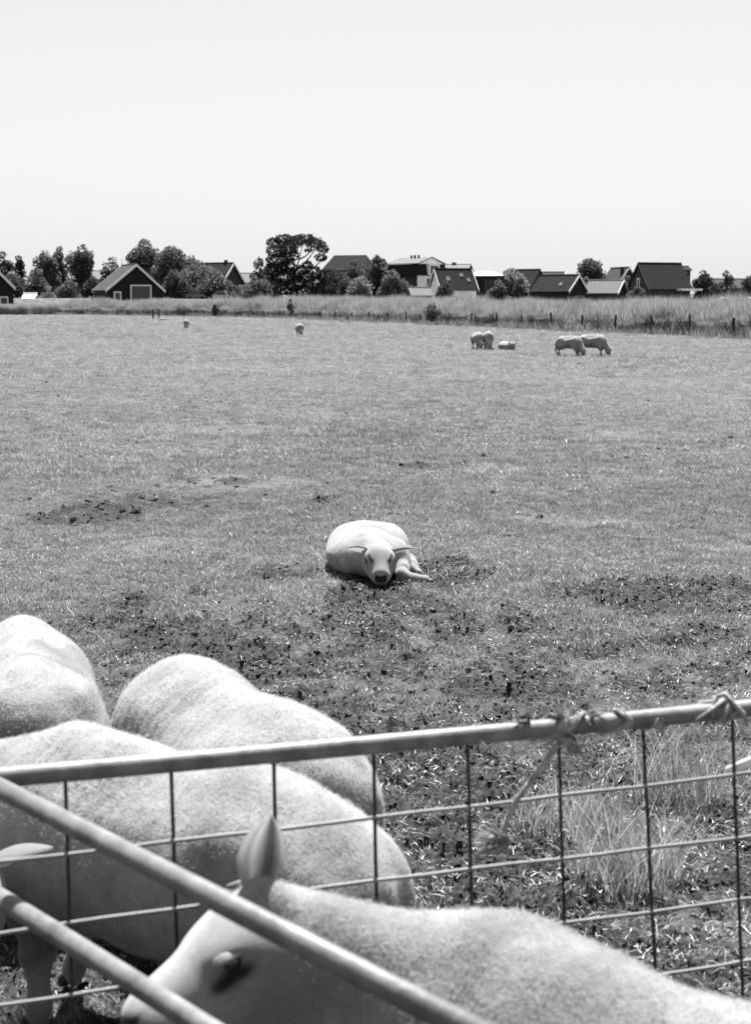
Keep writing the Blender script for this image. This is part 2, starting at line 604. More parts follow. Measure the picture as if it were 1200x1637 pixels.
def build_grass():
    tuft = [blades_mesh('turf_tuft', 40, 0.055, 0.014, 0.042, 0.0032, 1.0, 100 + k, M_GRASS) for k in range(6)]
    pts, rots, scs = [], [], []
    for (y0, y1, dens, s0, s1) in [(2.6, 7, 340, 0.6, 1.2), (7, 14, 240, 0.7, 1.3), (14, 34, 62, 1.2, 1.9), (34, 75, 12, 2.0, 3.0), (75, 130, 3.6, 3.0, 4.6), (130, 280, 1.1, 5.0, 7.5)]:
        x, y = field_points(y0, y1, dens)
        s = soil(x, y)
        clump = fbm2(x * 1.3 + 7, y * 1.3, 77, 3)
        keep = rg.random(len(x)) < np.clip(1.10 - 1.35 * s + 1.1 * (clump - .5) - .5 * worn(x, y), 0.06, 1)
        x, y = x[keep], y[keep]
        p, r, c = lay(x, y, s0, s1, 0.004)
        c = c * (0.75 + 0.6 * fbm2(x * 0.5 + 3, y * 0.5, 55, 3))[:, None]
        c[:, 2] *= 0.7 + 0.6 * fbm2(x * 0.9, y * 0.9, 15, 3)
        pts.append(p); rots.append(r); scs.append(c)
    P_, R_, S_ = np.concatenate(pts), np.concatenate(rots), np.concatenate(scs)
    dry = np.clip((P_[:, 1] - 9) / 26, 0.12, 0.95) + 0.9 * (fbm2(P_[:, 0] * .35 + 50, P_[:, 1] * .22, 66, 3) - .5) + .5 * worn(P_[:, 0], P_[:, 1])
    isd = rg.random(len(P_)) < dry
    scatter('pasture_grass', P_[~isd], R_[~isd], S_[~isd], tuft, 'short grazed grass growing over the whole field')
    tuft2 = [blades_mesh('dry_tuft', 40, 0.055, 0.014, 0.042, 0.0032, 1.0, 150 + k, M_GRASS_DRY) for k in range(6)]
    scatter('drier_grass', P_[isd], R_[isd], S_[isd], tuft2, 'paler drier grass mixed through the field and covering its far part')
    # dry pale stalks lying about
    straw = [blades_mesh('straw_bits', 9, 0.10, 0.025, 0.08, 0.003, 1.0, 200 + k, M_DRY, flat=True) for k in range(5)]
    pts, rots, scs = [], [], []
    for (y0, y1, dens, s0, s1) in [(2.6, 5.2, 230, 0.5, 1.1), (5.2, 10, 90, 0.6, 1.1), (10, 30, 16, 0.9, 1.7)]:
        x, y = field_points(y0, y1, dens)
        if y0 > 5.5:
            k_ = rg.random(len(x)) < np.clip((fbm2(x * .5, y * .3, 93, 3) - .45) * 6, 0.08, 1)
            x, y = x[k_], y[k_]
        p, r, c = lay(x, y, s0, s1, -0.012, 0.25)
        pts.append(p); rots.append(r); scs.append(c)
    scatter('straw_litter', np.concatenate(pts), np.concatenate(rots), np.concatenate(scs), straw, 'pale dry stalks lying on the trampled earth')
    # clods of dark earth
    def clod(seed):
        rr = random.Random(seed)
        V = []
        import bmesh
        bm = bmesh.new()
        bmesh.ops.create_icosphere(bm, subdivisions=1, radius=1)
        for v in bm.verts:
            k = 1 + 0.9 * (rr.random() - .5) + 0.25 * math.sin(v.co.x * 3.1 + seed) * math.cos(v.co.y * 2.7)
            v.co = Vector((v.co.x * k, v.co.y * k * 0.85, v.co.z * k * 0.6))
        me = bpy.data.meshes.new('clod')
        bm.to_mesh(me); bm.free()
        me.materials.append(M_CLOD)
        return bpy.data.objects.new('earth_clod', me)
    clods = [clod(k) for k in range(5)]
    pts, rots, scs = [], [], []
    for (y0, y1, dens, s0, s1, base) in [(2.6, 5.5, 1500, 0.0025, 0.009, 0.0), (5.5, 11, 700, 0.004, 0.012, 0.0), (11, 26, 70, 0.010, 0.032, 0.005)]:
        x, y = field_points(y0, y1, dens)
        s = soil(x, y)
        keep = rg.random(len(x)) < np.clip(s * 1.5 - 0.2, base, 1)
        x, y = x[keep], y[keep]
        p, r, c = lay(x, y, s0, s1, -0.002, 0.6)
        big = rg.random(len(x)) < 0.06
        c[big] *= 2.0
        pts.append(p); rots.append(r); scs.append(c)
    # single dark droppings and scuffs over the farther turf
    x, y = field_points(11, 40, 0.75)
    cl = fbm2(x * 0.25, y * 0.16, 91, 3)
    keep = rg.random(len(x)) < np.clip((cl - 0.42) * 5, 0.04, 1) * np.where(x < 0, 1, 0.5)
    p, r, c = lay(x[keep], y[keep], 0.02, 0.055, -0.004, 0.5)
    pts.append(p); rots.append(r); scs.append(c)
    # the mounds one can pick out in the photo
    for (px, py, wpx) in [(183, 652, 9), (517, 805, 22), (310, 942, 16), (176, 778, 12), (667, 770, 7), (735, 662, 6), (205, 705, 8), (335, 757, 9), (380, 778, 11), (640, 745, 6), (1030, 706, 6), (885, 820, 8), (905, 858, 10), (1075, 905, 8), (420, 700, 8), (560, 625, 5), (850, 770, 7)]:
        g = ground_at(px, py)
        n = 7
        ww = wpx * px_m(g.y)
        xx = g.x + (rg.random(n) - .5) * ww; yy2 = g.y + (rg.random(n) - .5) * ww * 2.2
        p, r, c = lay(xx, yy2, ww * 0.14, ww * 0.27, -0.004, 0.5)
        pts.append(p); rots.append(r); scs.append(c)
    scatter('earth_clods', np.concatenate(pts), np.concatenate(rots), np.concatenate(scs), clods, 'dark crumbs and clods of earth turned up by hooves')


build_grass()

# ------------------------------------------------------------------ reeds behind the field fence
FENCE_PX = [(1290, 547.5), (1171, 541), (1102, 538), (1040, 535.2), (982, 532.6), (930, 530.3), (880, 528), (834, 526), (793, 524.2), (753, 522.4), (717, 520.9), (682, 519.4), (649, 518), (619, 516.7), (589, 515.4), (562, 514.2), (535, 513.1), (512, 512.1), (490, 511.2), (467, 510.3), (447, 509.5), (429, 508.8), (411, 508.3), (394, 508.0), (376, 507.7), (359, 507.4), (344, 507.2), (327, 507.0), (314, 506.8), (300, 506.6), (284, 506.4), (268, 506.2), (252, 505.9), (236, 505.7), (219, 505.4), (204, 505.2), (188, 504.9), (172, 504.6), (156, 504.3), (140, 504.0), (124, 503.7), (106, 503.4), (90, 503.0)]
FENCE = [ground_at(*p) for p in FENCE_PX]


def along_fence(step):
    out = []
    for a, b in zip(FENCE[:-1], FENCE[1:]):
        L = (b - a).length
        n = max(1, int(L / step))
        for k in range(n):
            out.append((a.lerp(b, k / n), (b - a).normalized()))
    return out


def build_reeds():
    reeds = [blades_mesh('reed_clump', 80, 0.55, 1.2, 2.05, 0.019, 0.24, 300 + k, M_REED, seg=3) for k in range(5)]
    P, Rr, Sc = [], [], []
    for a, b in zip(FENCE[:-1], FENCE[1:]):
        L = (b - a).length
        d = (b - a).normalized()
        nrm = Vector((-d.y, d.x, 0))
        if nrm.x < 0: nrm = -nrm
        dist = (a.y + b.y) / 2
        dens = 4.2 if dist < 150 else 2.6
        n = int(L * 9 * dens)
        for k in range(n):
            t, q = rg.random(), rg.random()
            p = a.lerp(b, t) + nrm * (0.55 + 9 * q)
            hgt = 0.55 + 0.55 * min(1, q * 5) + 0.15 * (rg.random() - .5)
            gap = float(fbm2(np.array([p.x * 0.3]), np.array([p.y * 0.12]), 8, 2)[0])
            hgt *= (0.80 + 0.5 * gap) * rg.uniform(.8, 1.12)
            if q < 0.2 and rg.random() < (0.62 - gap) * 2.2: continue
            wide = 1.0 if dist < 150 else 1.35
            P.append((p.x, p.y, 0)); Rr.append((0, 0, rg.random() * 6.28)); Sc.append((wide, wide, hgt * min(1.36, max(1.0, 1.0 + (dist - 120) * .0034))))
    # the strip beyond the far corner, at the left edge
    for k in range(900):
        p = at(-60 + 105 * rg.random(), 490, 285 + 12 * rg.random())
        P.append((p.x, p.y, 0)); Rr.append((0, 0, rg.random() * 6.28)); Sc.append((1.4, 1.4, 0.9 + 0.35 * rg.random()))
    # closing end of the band
    a = FENCE[-1]
    for k in range(500):
        p = a + Vector((rg.random() * 14 - 7, rg.random() * 14 + 1, 0))
        P.append(tuple(p)); Rr.append((0, 0, rg.random() * 6.28)); Sc.append((1.5, 1.5, 1.0 + 0.3 * rg.random()))
    scatter('tall_reeds', P, Rr, Sc, reeds, 'band of tall pale reeds and grasses behind the post fence')
    pl = [blades_mesh('plume', 64, 0.65, 0.25, 0.85, 0.020, 0.5, 340 + k, M_PLUME, seg=2, zbase=1.25) for k in range(3)]
    rng2 = np.random.default_rng(4)
    sel = [i for i in range(len(P)) if rng2.random() < .8]
    scatter('reed_plumes', [P[i] for i in sel], [Rr[i] for i in sel], [Sc[i] for i in sel], pl, 'pale feathery heads of the reeds behind the post fence')
    he = [blades_mesh('foot_shade_blades', 46, 0.5, 0.35, 1.0, 0.06, 0.5, 360 + k, M_FOOT_SHADE, seg=2) for k in range(4)]  # dark blades added to imitate the shade low in the reeds
    P2, R2, S2 = [], [], []
    for p_, d_ in along_fence(0.15):
        g_ = float(fbm2(np.array([p_.x * .45]), np.array([p_.y * .16]), 48, 2)[0])
        if rg.random() > np.clip((g_ - .30) * 5, 0.15, 1): continue
        nr = Vector((-d_.y, d_.x, 0)); nr = nr if nr.x > 0 else -nr
        q_ = p_ + nr * rg.uniform(.5, 1.7) + d_ * rg.normal() * .4
        P2.append(tuple(q_)); R2.append((0, 0, rg.random() * 6.28)); s_ = rg.uniform(.75, 1.5); S2.append((s_, s_, s_ * rg.uniform(.8, 1.25)))
    scatter('reed_foot_shade', P2, R2, S2, he, 'dark blades added as shade at the foot of the reeds behind the post fence')
    # longer grass along the foot of the fence
    fr = [blades_mesh('verge_tuft', 40, 0.35, 0.25, 0.6, 0.022, 0.6, 330 + k, M_GRASS) for k in range(4)]
    P, Rr, Sc = [], [], []
    for p, d in along_fence(0.28):
        q = p + Vector((rg.normal() * 0.55 - 0.2, rg.normal() * 0.7, 0))
        P.append(tuple(q)); Rr.append((0, 0, rg.random() * 6.28)); s = 0.5 + 1.3 * rg.random() ** 2.2; Sc.append((s * 1.1, s * 1.1, s))
    scatter('verge_grass', P, Rr, Sc, fr, 'longer uncut grass along the foot of the post fence')


build_reeds()


M_POST = mat('post_wood', 0.035, 0.9, 0.4, 3)
M_WIRE = mat('fence_wire', 0.12, 0.5)


def build_fence():
    root = empty('wire_fence', FENCE[3])
    tag(root, 'long wire fence on dark wooden posts in front of the tall reeds', 'fence')
    o = Vector(FENCE[3])
    protos = []
    for k in range(4):
        rr = random.Random(k)
        h = 1.10 + 0.12 * rr.random()
        tl = (rr.random() - .5) * 0.12
        m_ = MB().tube([(0, 0, -0.1), (tl * .5, 0, h * .5), (tl, 0.02, h), (tl, .02, h + .02)], [0.075, 0.072, 0.068, 0.045], 8)
        protos.append(py_mesh('post', m_.v, m_.f))
    for i, p in enumerate(FENCE):
        q = link_mesh('post', protos[(i * 7) % 4], M_POST, root)
        q.location = p - o
        s = 0.9 + 0.25 * ((i * 37) % 10) / 10
        q.scale = (s, s, 0.94 + 0.12 * ((i * 53) % 10) / 10)
        q.rotation_euler = (0, 0, i * 1.3)
    for z in (0.28, 0.52, 0.76, 0.98):
        pts = [p - o + Vector((0, -0.08, z + 0.02 * math.sin(i * 2.1 + z))) for i, p in enumerate(FENCE)]
        MB().tube(pts, 0.009, 4).build('wire', M_WIRE, root)
    # the two loose posts standing in the field in front of the far end of the fence
    for px, py, lab in ((245, 510.5, 'left one of two short dark stakes standing in the field before the fence'), (254.5, 509.5, 'right one of two short dark stakes standing in the field before the fence')):
        g = ground_at(px, py)
        h = 15.0 * px_m(g.y)
        st = MB().tube([(0, 0, -.1), (0, 0, h * .5), (0.03, 0, h)], [0.10, 0.10, 0.09], 8).build('wooden_stake', M_POST)
        st.location = g
        tag(st, lab, 'stake', 'stakes in front of the fence')


build_fence()

# ------------------------------------------------------------------ low dike with a lane between the reeds and the village
KV = 1.22                        # the village stands this much farther back than the sizes below are written for
DIKE_Y = 312.0


def dike_z(x):
    return 2.9 - 0.55 * min(1, max(-1, x / 55))


def build_dike():
    xs = np.linspace(-260, 260, 105)
    rows = [(-9, -0.15), (-6, .35), (-3, .95), (-2.4, 1.0), (2.4, 1.0), (3, .95), (7, .3), (11, -.15)]
    V, F = [], []
    for x in xs:
        for (dy, f) in rows:
            V.append((x, DIKE_Y + dy + .6 * math.sin(x * .07), dike_z(x) * f + (.06 * math.sin(x * 1.3 + dy) if 0 < f < 1 else 0)))
    m = len(rows)
    for i in range(len(xs) - 1):
        for j in range(m - 1):
            a = i * m + j
            F.append((a, a + m, a + m + 1, a + 1))
    o = link_mesh('dike', np_mesh('dike', V, F), mat('dike_grass', .12, .95, .5, 1.2, .5, 6))
    tag(o, kind='structure')


build_dike()

# ------------------------------------------------------------------ village: houses
M_DARKWALL = mat('tarred_boards', 0.012, 0.8, 0.3, 2)
M_BRICK = mat('dark_brick', 0.05, 0.9, 0.3, 3)
M_GREYWALL = mat('grey_render', 0.13, 0.9, 0.2, 1)
M_WHITEWALL = mat('white_render', 1.2, 0.85, 0.12, 1)
M_ROOF_D = mat('dark_tiles', 0.026, 0.95, 0.3, 3, .5, 9, spec=0.04)
M_ROOF_M = mat('grey_tiles', 0.075, 0.95, 0.28, 3, .5, 9, spec=0.04)
M_ROOF_L = mat('pale_tiles', 0.17, 0.95, 0.2, 3, spec=0.05)
M_WHITE = mat('white_paint', 0.95, 0.6, 0.1, 2)
M_GLASS = mat('window_glass', 0.02, 0.12, spec=0.6)


def gable_house(name, label, cat, px, Y, yaw, width, length, eave, ridge, wall, roof, barge=None, over=0.35, hip=0.0, chimney=None, feats=(), mid_y=None, skew=0.0, ridge_drop=0.0):
    """footprint centre stands at pixel column px, distance Y; ridge runs along local x, local -y side and +x/-x gables.
    yaw turns local x.  feats: (kind, face, u, z0, w, h) on face 'front' (-y long wall), 'right' (+x gable), 'left' (-x gable)"""
    c = at(px, 490, Y * KV)
    root = empty(name, (c.x, c.y, -1.7 * (KV - 1)), yaw)
    root.scale = (KV, KV, KV)
    tag(root, label, cat)
    hl, hw = length / 2, width / 2
    wm = MB()
    V = [(-hl, -hw, -.3), (hl, -hw, -.3), (hl, hw, -.3), (-hl, hw, -.3), (-hl, -hw, eave), (hl, -hw, eave), (hl, hw, eave), (-hl, hw, eave)]
    hx = hl - hip
    V += [(-hl, skew, ridge - 0.12) if hip == 0 else (-hx, skew, ridge - 0.12), (hl, skew, ridge - 0.12) if hip == 0 else (hx, skew, ridge - .12)]
    wm.add(V, [(0, 1, 5, 4), (2, 3, 7, 6), (1, 2, 6, 9, 5) if hip == 0 else (1, 2, 6, 5), (3, 0, 4, 8, 7) if hip == 0 else (3, 0, 4, 7), (0, 3, 2, 1)])
    wm.build('wall', wall, root)
    # roof slopes with overhang
    sf = (ridge - eave) / (hw + skew)
    sb = (ridge - eave) / (hw - skew)
    ze_f, ze_b = eave - over * sf, eave - over * sb
    ox = over if hip == 0 else over
    xe = hl + ox
    xr = hl + ox if hip == 0 else hx
    t = 0.16
    fr = [(-xe, -hw - over, ze_f + t), (xe, -hw - over, ze_f + t), (xr, skew, ridge + t), (-xr, skew, ridge + t)]
    bk = [(xe, hw + over, ze_b + t), (-xe, hw + over, ze_b + t), (-xr, skew, ridge + t), (xr, skew, ridge + t)]
    MB().slab(fr, t).build('roof_slope', roof, root)
    MB().slab(bk, t).build('roof_slope', roof, root)
    if hip:
        for sx in (1, -1):
            q = [(sx * xe, -sx * (hw + over), ze_f + t), (sx * xe, sx * (hw + over), ze_b + t), (sx * xr, skew, ridge + t)]
            MB().add(q + [(p[0], p[1], p[2] - t) for p in q], [(0, 1, 2), (5, 4, 3), (0, 3, 4, 1), (1, 4, 5, 2), (2, 5, 3, 0)]).build('roof_hip', roof, root)
    else:
        MB().tube([(-xe - .02, skew, ridge + t), (xe + .02, skew, ridge + t)], 0.14, 6).build('ridge_cap', roof, root)
    if barge and not hip:
        bw = barge[1]
        for sx in barge[0]:
            x0, x1 = (xe + .01, xe + .09) if sx > 0 else (-xe - .09, -xe - .01)
            for (ya, za, yb, zb) in ((-hw - over, ze_f + t, skew, ridge + t), (hw + over, ze_b + t, skew, ridge + t)):
                V = [(x, y, z) for x in (x0, x1) for (y, z) in ((ya, za + .05), (yb, zb + .05), (yb, zb - bw), (ya, za - bw))]
                MB().add(V, [(0, 1, 2, 3), (7, 6, 5, 4), (0, 4, 5, 1), (1, 5, 6, 2), (2, 6, 7, 3), (3, 7, 4, 0)]).build('bargeboard', barge[2] if len(barge) > 2 else M_WHITE, root)
    if chimney:
        for cx, cy, cw, ch in chimney:
            zc = ridge - abs(cy - skew) * (sf if cy < skew else sb)
            MB().box(cx - cw / 2, cx + cw / 2, cy - cw / 2, cy + cw / 2, zc - .4, ridge + ch).box(cx - cw / 2 - .06, cx + cw / 2 + .06, cy - cw / 2 - .06, cy + cw / 2 + .06, ridge + ch, ridge + ch + .12).build('chimney', M_BRICK, root)
    for ft in feats:
        kind, face, u, z0, fw, fh = ft[:6]
        fm, pm = (ft[6], ft[7]) if len(ft) > 6 else (M_WHITE, M_GLASS)
        b = 0.14 if fh < 2.2 else 0.22
        fo, po = MB(), MB()
        if kind == 'rooflight':
            ang = math.atan2(ridge - eave, hw + skew)
            y = -hw + z0 * (hw + skew); z = eave + z0 * (ridge - eave) + t
            ny, nz = -math.sin(ang), math.cos(ang)
            dy, dz = math.cos(ang), math.sin(ang)
            q = [(u - fw / 2, y, z), (u + fw / 2, y, z), (u + fw / 2, y + dy * fh, z + dz * fh), (u - fw / 2, y + dy * fh, z + dz * fh)]
            q2 = [(a, b_ + ny * .1, c_ + nz * .1) for a, b_, c_ in q]
            fm, pm = M_GREYWALL, M_ROOF_L  # pale pane colour paints the sky's reflection in the glass
            fobj = MB().slab(q2, 0.12).build('roof_window', fm, root)
            q3 = [(a + (0.1 if i in (0, 3) else -.1), b_ + ny * .13 + dy * (0.1 if i < 2 else -.1), c_ + nz * .13 + dz * (0.1 if i < 2 else -.1)) for i, (a, b_, c_) in enumerate(q)]
            MB().slab(q3, 0.02).build('pane', pm, fobj)
            continue
        def bx(m_, a0, a1, c0, c1, d0, d1):
            if face == 'front': m_.box(a0, a1, -hw - d1, -hw - d0, c0, c1)
            elif face == 'right': m_.box(hl + d0, hl + d1, a0, a1, c0, c1)
            else: m_.box(-hl - d1, -hl - d0, a0, a1, c0, c1)
        bx(fo, u - fw / 2, u - fw / 2 + b, z0, z0 + fh, 0.003, .10)
        bx(fo, u + fw / 2 - b, u + fw / 2, z0, z0 + fh, 0.003, .10)
        bx(fo, u - fw / 2 + b, u + fw / 2 - b, z0 + fh - b, z0 + fh, 0.003, .10)
        if kind == 'window':
            bx(fo, u - fw / 2 + b, u + fw / 2 - b, z0, z0 + b, 0.003, .10)
        bx(po, u - fw / 2 + b, u + fw / 2 - b, z0 + (b if kind == 'window' else 0), z0 + fh - b, 0.004, .05)
        fobj = fo.build('window' if kind == 'window' else 'door', fm, root)
        po.build('pane' if kind == 'window' else 'door_leaf', pm, fobj)
    return root


def zat(py, Y):
    return at(600, py, Y).z


def build_village():
    D = 250
    # barn cut by the left edge
    gable_house('tarred_barn', 'dark barn with pale roof edge cut off by the left edge', 'barn', -28, 250, R(-62), 8.5, 10, zat(458, 250), zat(418, 250), M_DARKWALL, M_ROOF_M, ((1,), .55),
                feats=[('window', 'right', 2.6, 1.1, 1.5, 2.3)])
    # the big barn with white edges
    r = gable_house('tarred_barn', 'black barn with grey roof, white roof edges and white framed doors', 'barn', 206, 252, R(-66), 9.8, 9.4, zat(463, 250), zat(424, 250), M_DARKWALL, M_ROOF_M, ((1, -1), .42), skew=0.25,
                feats=[('door', 'right', 1.0, 0, 3.7, zat(455, 246)), ('window', 'right', -3.1, 0.9, 1.3, zat(466, 246) - .9), ('door', 'right', 1.0, 0.0, 2.6, 2.6, M_DARKWALL, M_BRICK)])
    MB().tube([(-4.95, .25, zat(424, 250)), (-4.95, .25, zat(424, 250) + 1.5)], [.12, .05], 6).build('finial', M_WHITE, r)
    MB().box(4.70, 4.76, .0, .5, 5.4, 6.9).build('loft_hatch', M_ROOF_D, r)
    gable_house('brick_house', 'house roof rising behind the right slope of the white edged barn', 'house', 247, 300, R(0), 9, 9.5, zat(452, 300), zat(426, 300), M_BRICK, M_ROOF_M)
    gable_house('brick_house', 'low pale roofed house behind the three round trees', 'house', 128, 320, R(8), 9, 16, zat(447, 320), zat(434, 320), M_BRICK, M_ROOF_L)
    gable_house('brick_house', 'dark roofed house with one pale sloping edge left of the pine', 'house', 336, 280, R(-22), 9, 10, zat(452, 280), zat(422, 280), M_BRICK, M_ROOF_D, ((1,), .4), chimney=[(3.5, .2, .5, .6)])
    gable_house('brick_house', 'low pale grey roof between the pale edged house and the pine', 'house', 386, 330, R(0), 8, 8.5, zat(452, 330), zat(438, 330), M_GREYWALL, M_ROOF_L)
    gable_house('brick_house', 'tall dark hipped roof behind the trees right of the pine', 'house', 560, 330, R(-15), 10, 10, zat(432, 330), zat(409, 330), M_GREYWALL, M_ROOF_D, hip=1.2)
    # mansard house
    c = at(668, 490, 290 * KV)
    root = empty('mansard_house', (c.x, c.y, -1.7 * (KV - 1)), R(-48))
    root.scale = (KV, KV, KV)
    tag(root, 'tall mansard roofed house with white gable wall and dark windows', 'house')
    k = px_m(290)
    e, mz, tz = zat(441, 290), zat(423, 290), zat(412, 290)
    MB().box(-5.2, 3.6, -3.8, 4, -.3, e).build('wall', M_BRICK, root)
    MB().box(3.6, 3.9, -3.75, 3.95, -.3, e).build('gable_wall', M_WHITEWALL, root)
    V = [(-5.5, -4.2, e), (4.2, -4.2, e), (4.2, 4.3, e), (-5.5, 4.3, e), (-5.1, -3.6, mz), (3.8, -3.6, mz), (3.8, 3.7, mz), (-5.1, 3.7, mz)]
    MB().add(V, [(0, 1, 5, 4), (1, 2, 6, 5), (2, 3, 7, 6), (3, 0, 4, 7), (3, 2, 1, 0), (4, 5, 6, 7)]).build('mansard', M_ROOF_D, root)
    MB().slab([(-5.3, -3.9, mz + .15), (4.0, -3.9, mz + .15), (4.0, 0, tz + .1), (-5.3, 0, tz + .1)], .14).build('roof_slope', M_ROOF_L, root)
    MB().slab([(4.0, 4.0, mz + .15), (-5.3, 4.0, mz + .15), (-5.3, 0, tz + .1), (4.0, 0, tz + .1)], .14).build('roof_slope', M_ROOF_L, root)
    MB().add([(3.7, -3.6, mz + .02), (3.7, 3.7, mz + .02), (3.7, 0, tz - .1), (3.5, -3.6, mz + .02), (3.5, 3.7, mz + .02), (3.5, 0, tz - .1)], [(0, 1, 2), (5, 4, 3), (0, 3, 4, 1), (1, 4, 5, 2), (2, 5, 3, 0)]).build('gable_top', M_WHITEWALL, root)
    wf = MB().box(3.9, 4.0, -1.5, 1.6, e - 3.2, e - .5).build('window', M_WHITE, root)
    MB().box(4.0, 4.03, -1.3, 1.4, e - 3.0, e - .7).build('pane', M_GLASS, wf)
    dm = MB().box(3.6, 4.6, -1.4, 1.5, e + .1, mz - .05).build('dormer', M_WHITEWALL, root)
    MB().box(4.6, 4.63, -1.0, 1.1, e + .35, mz - .35).build('pane', M_GLASS, dm)
    for cx in (-1.5, -.5, .6):
        MB().box(cx - .15, cx + .15, -.6, -.3, tz - .5, tz + .5).build('vent_pipe', M_ROOF_D, root)
    # front house with steep dark roof and pale gable
    gable_house('thatched_house', 'steep dark roofed house with pale gable and three roof windows', 'house', 723, 262, R(18), 6.5, 6.6, zat(462, 262), zat(431, 262), M_WHITEWALL, M_ROOF_D, ((1, -1), .4),
                feats=[('rooflight', 'front', -1.6, .35, .8, 1.0), ('rooflight', 'front', 1.2, .55, .7, .9), ('rooflight', 'front', 2.3, .3, .7, .9), ('window', 'front', 1.0, .9, 1.6, 1.5), ('window', 'front', 2.6, .9, .9, 1.5)])
    gable_house('garden_shed', 'low shed with pale sloping roof before the mansard house', 'shed', 671, 252, R(12), 3.0, 3.4, zat(472, 252), zat(461, 252), M_GREYWALL, M_ROOF_L, skew=.6)
    gable_house('brick_house', 'pale hipped roof with chimney just behind the steep dark roof', 'house', 729, 330, R(-12), 9, 6, zat(433, 330), zat(424, 330), M_BRICK, M_ROOF_L, chimney=[(-.6, 0, .8, .5)])
    # dark box house
    c = at(779, 490, 280 * KV)
    root = empty('flat_roofed_house', (c.x, c.y, -1.7 * (KV - 1)), R(-8))
    root.scale = (KV, KV, KV)
    tag(root, 'dark boarded house with low white roof and tall twin windows', 'house')
    e = zat(441, 280)
    MB().box(-2.9, 2.9, -3, 3, -.3, e).build('wall', M_DARKWALL, root)
    MB().add([(-3.1, -3.2, e), (3.1, -3.2, e), (3.1, 3.2, e), (-3.1, 3.2, e), (-1.6, -1.2, e + .8), (1.0, -1.2, e + .8), (1.0, 1.2, e + .8), (-1.6, 1.2, e + .8)], [(0, 1, 5, 4), (1, 2, 6, 5), (2, 3, 7, 6), (3, 0, 4, 7), (4, 5, 6, 7), (3, 2, 1, 0)]).build('roof', M_WHITEWALL, root)
    for u in (0.1, 1.2):
        wf = MB().box(u - .5, u + .5, -3.10, -3.003, e - 3.0, e - .9).build('window', M_GREYWALL, root)
        MB().box(u - .38, u + .38, -3.13, -3.10, e - 2.9, e - 1.0).build('pane', M_ROOF_M, wf)
    gable_house('brick_house', 'dark gabled house behind the pale leafed tree', 'house', 838, 320, R(-35), 7.5, 7, zat(458, 320), zat(432, 320), M_BRICK, M_ROOF_D, feats=[('window', 'right', 0, 6.2, .8, 1.0)])
    gable_house('brick_house', 'distant grey roof with pointed ends above the black barn', 'house', 879, 340, R(-10), 8, 6, zat(452, 340), zat(436, 340), M_BRICK, M_ROOF_M, ((1, -1), .3))
    gable_house('tarred_barn', 'small black barn with pale roof edges beside the white car', 'barn', 893, 258, R(-38), 6.4, 7.4, zat(465, 258), zat(441, 258), M_DARKWALL, M_ROOF_D, ((1,), .38), feats=[('rooflight', 'front', 1.5, .25, .7, .9), ('window', 'right', .2, .6, 1.4, 1.4)])
    gable_house('brick_house', 'narrow pointed house with chimney and pale roof edges', 'house', 989, 300, R(-70), 5.2, 7, zat(454, 300), zat(429, 300), M_BRICK, M_ROOF_M, ((1,), .35), chimney=[(2.5, -.9, .6, .1)], feats=[('window', 'right', 0, 5.2, .8, 1.0)])
    gable_house('pale_roofed_house', 'low house with light grey roof left of the round shrub', 'house', 968, 262, R(-28), 5.6, 5.6, zat(467, 262), zat(449, 262), M_BRICK, M_ROOF_L, ((1,), .35), over=.5)
    # the big steep roof
    r = gable_house('steep_roofed_house', 'large house with very steep dark tiled roof and white eave', 'house', 1052, 262, R(16), 8.5, 8.0, zat(461, 262), zat(422, 262), M_BRICK, M_ROOF_D, ((-1,), .2, M_BRICK), feats=[('window', 'left', .3, 4.6, 1.1, 2.2), ('window', 'front', -1.5, .8, 2.2, 1.6)])
    MB().box(1.2, 5.4, -6.2, -4.5, zat(465, 262), zat(462, 262)).build('white_canopy', M_WHITE, r)
    gable_house('brick_house', 'dark block of a house behind the large steep roof', 'house', 1080, 300, R(0), 7, 4, zat(433, 300), zat(427, 300), M_BRICK, M_ROOF_D)
    gable_house('brick_house', 'long low pale house behind the small trees at right', 'house', 1165, 330, R(4), 8, 9, zat(462, 330), zat(447, 330), M_GREYWALL, M_ROOF_M)
    gable_house('brick_house', 'grey roof low on the horizon left of the narrow pointed house', 'house', 940, 360, R(0), 8, 12, zat(452, 360), zat(443, 360), M_GREYWALL, M_ROOF_M)
    gable_house('garden_shed', 'tiny hut with bright roof near the left edge', 'shed', 49, 257, R(-10), 1.7, 1.9, zat(477, 240), zat(469, 240), M_DARKWALL, M_WHITE, skew=.3)
    # garden wall and white covers at the field side
    lp = at(513, 490, 262 * KV)
    lamp = empty('street_lamp', (lp.x, lp.y, 0))
    tag(lamp, 'thin pale lamp post standing in front of the pine', 'street lamp')
    zt = zat(446, 262 * KV)
    MB().tube([(0, 0, -.1), (0, 0, zt)], [.17, .11], 8).build('pole', M_WHITE, lamp)
    MB().box(-.6, .16, -.14, .14, zt, zt + .2).build('lamp_head', M_WHITE, lamp)


build_village()


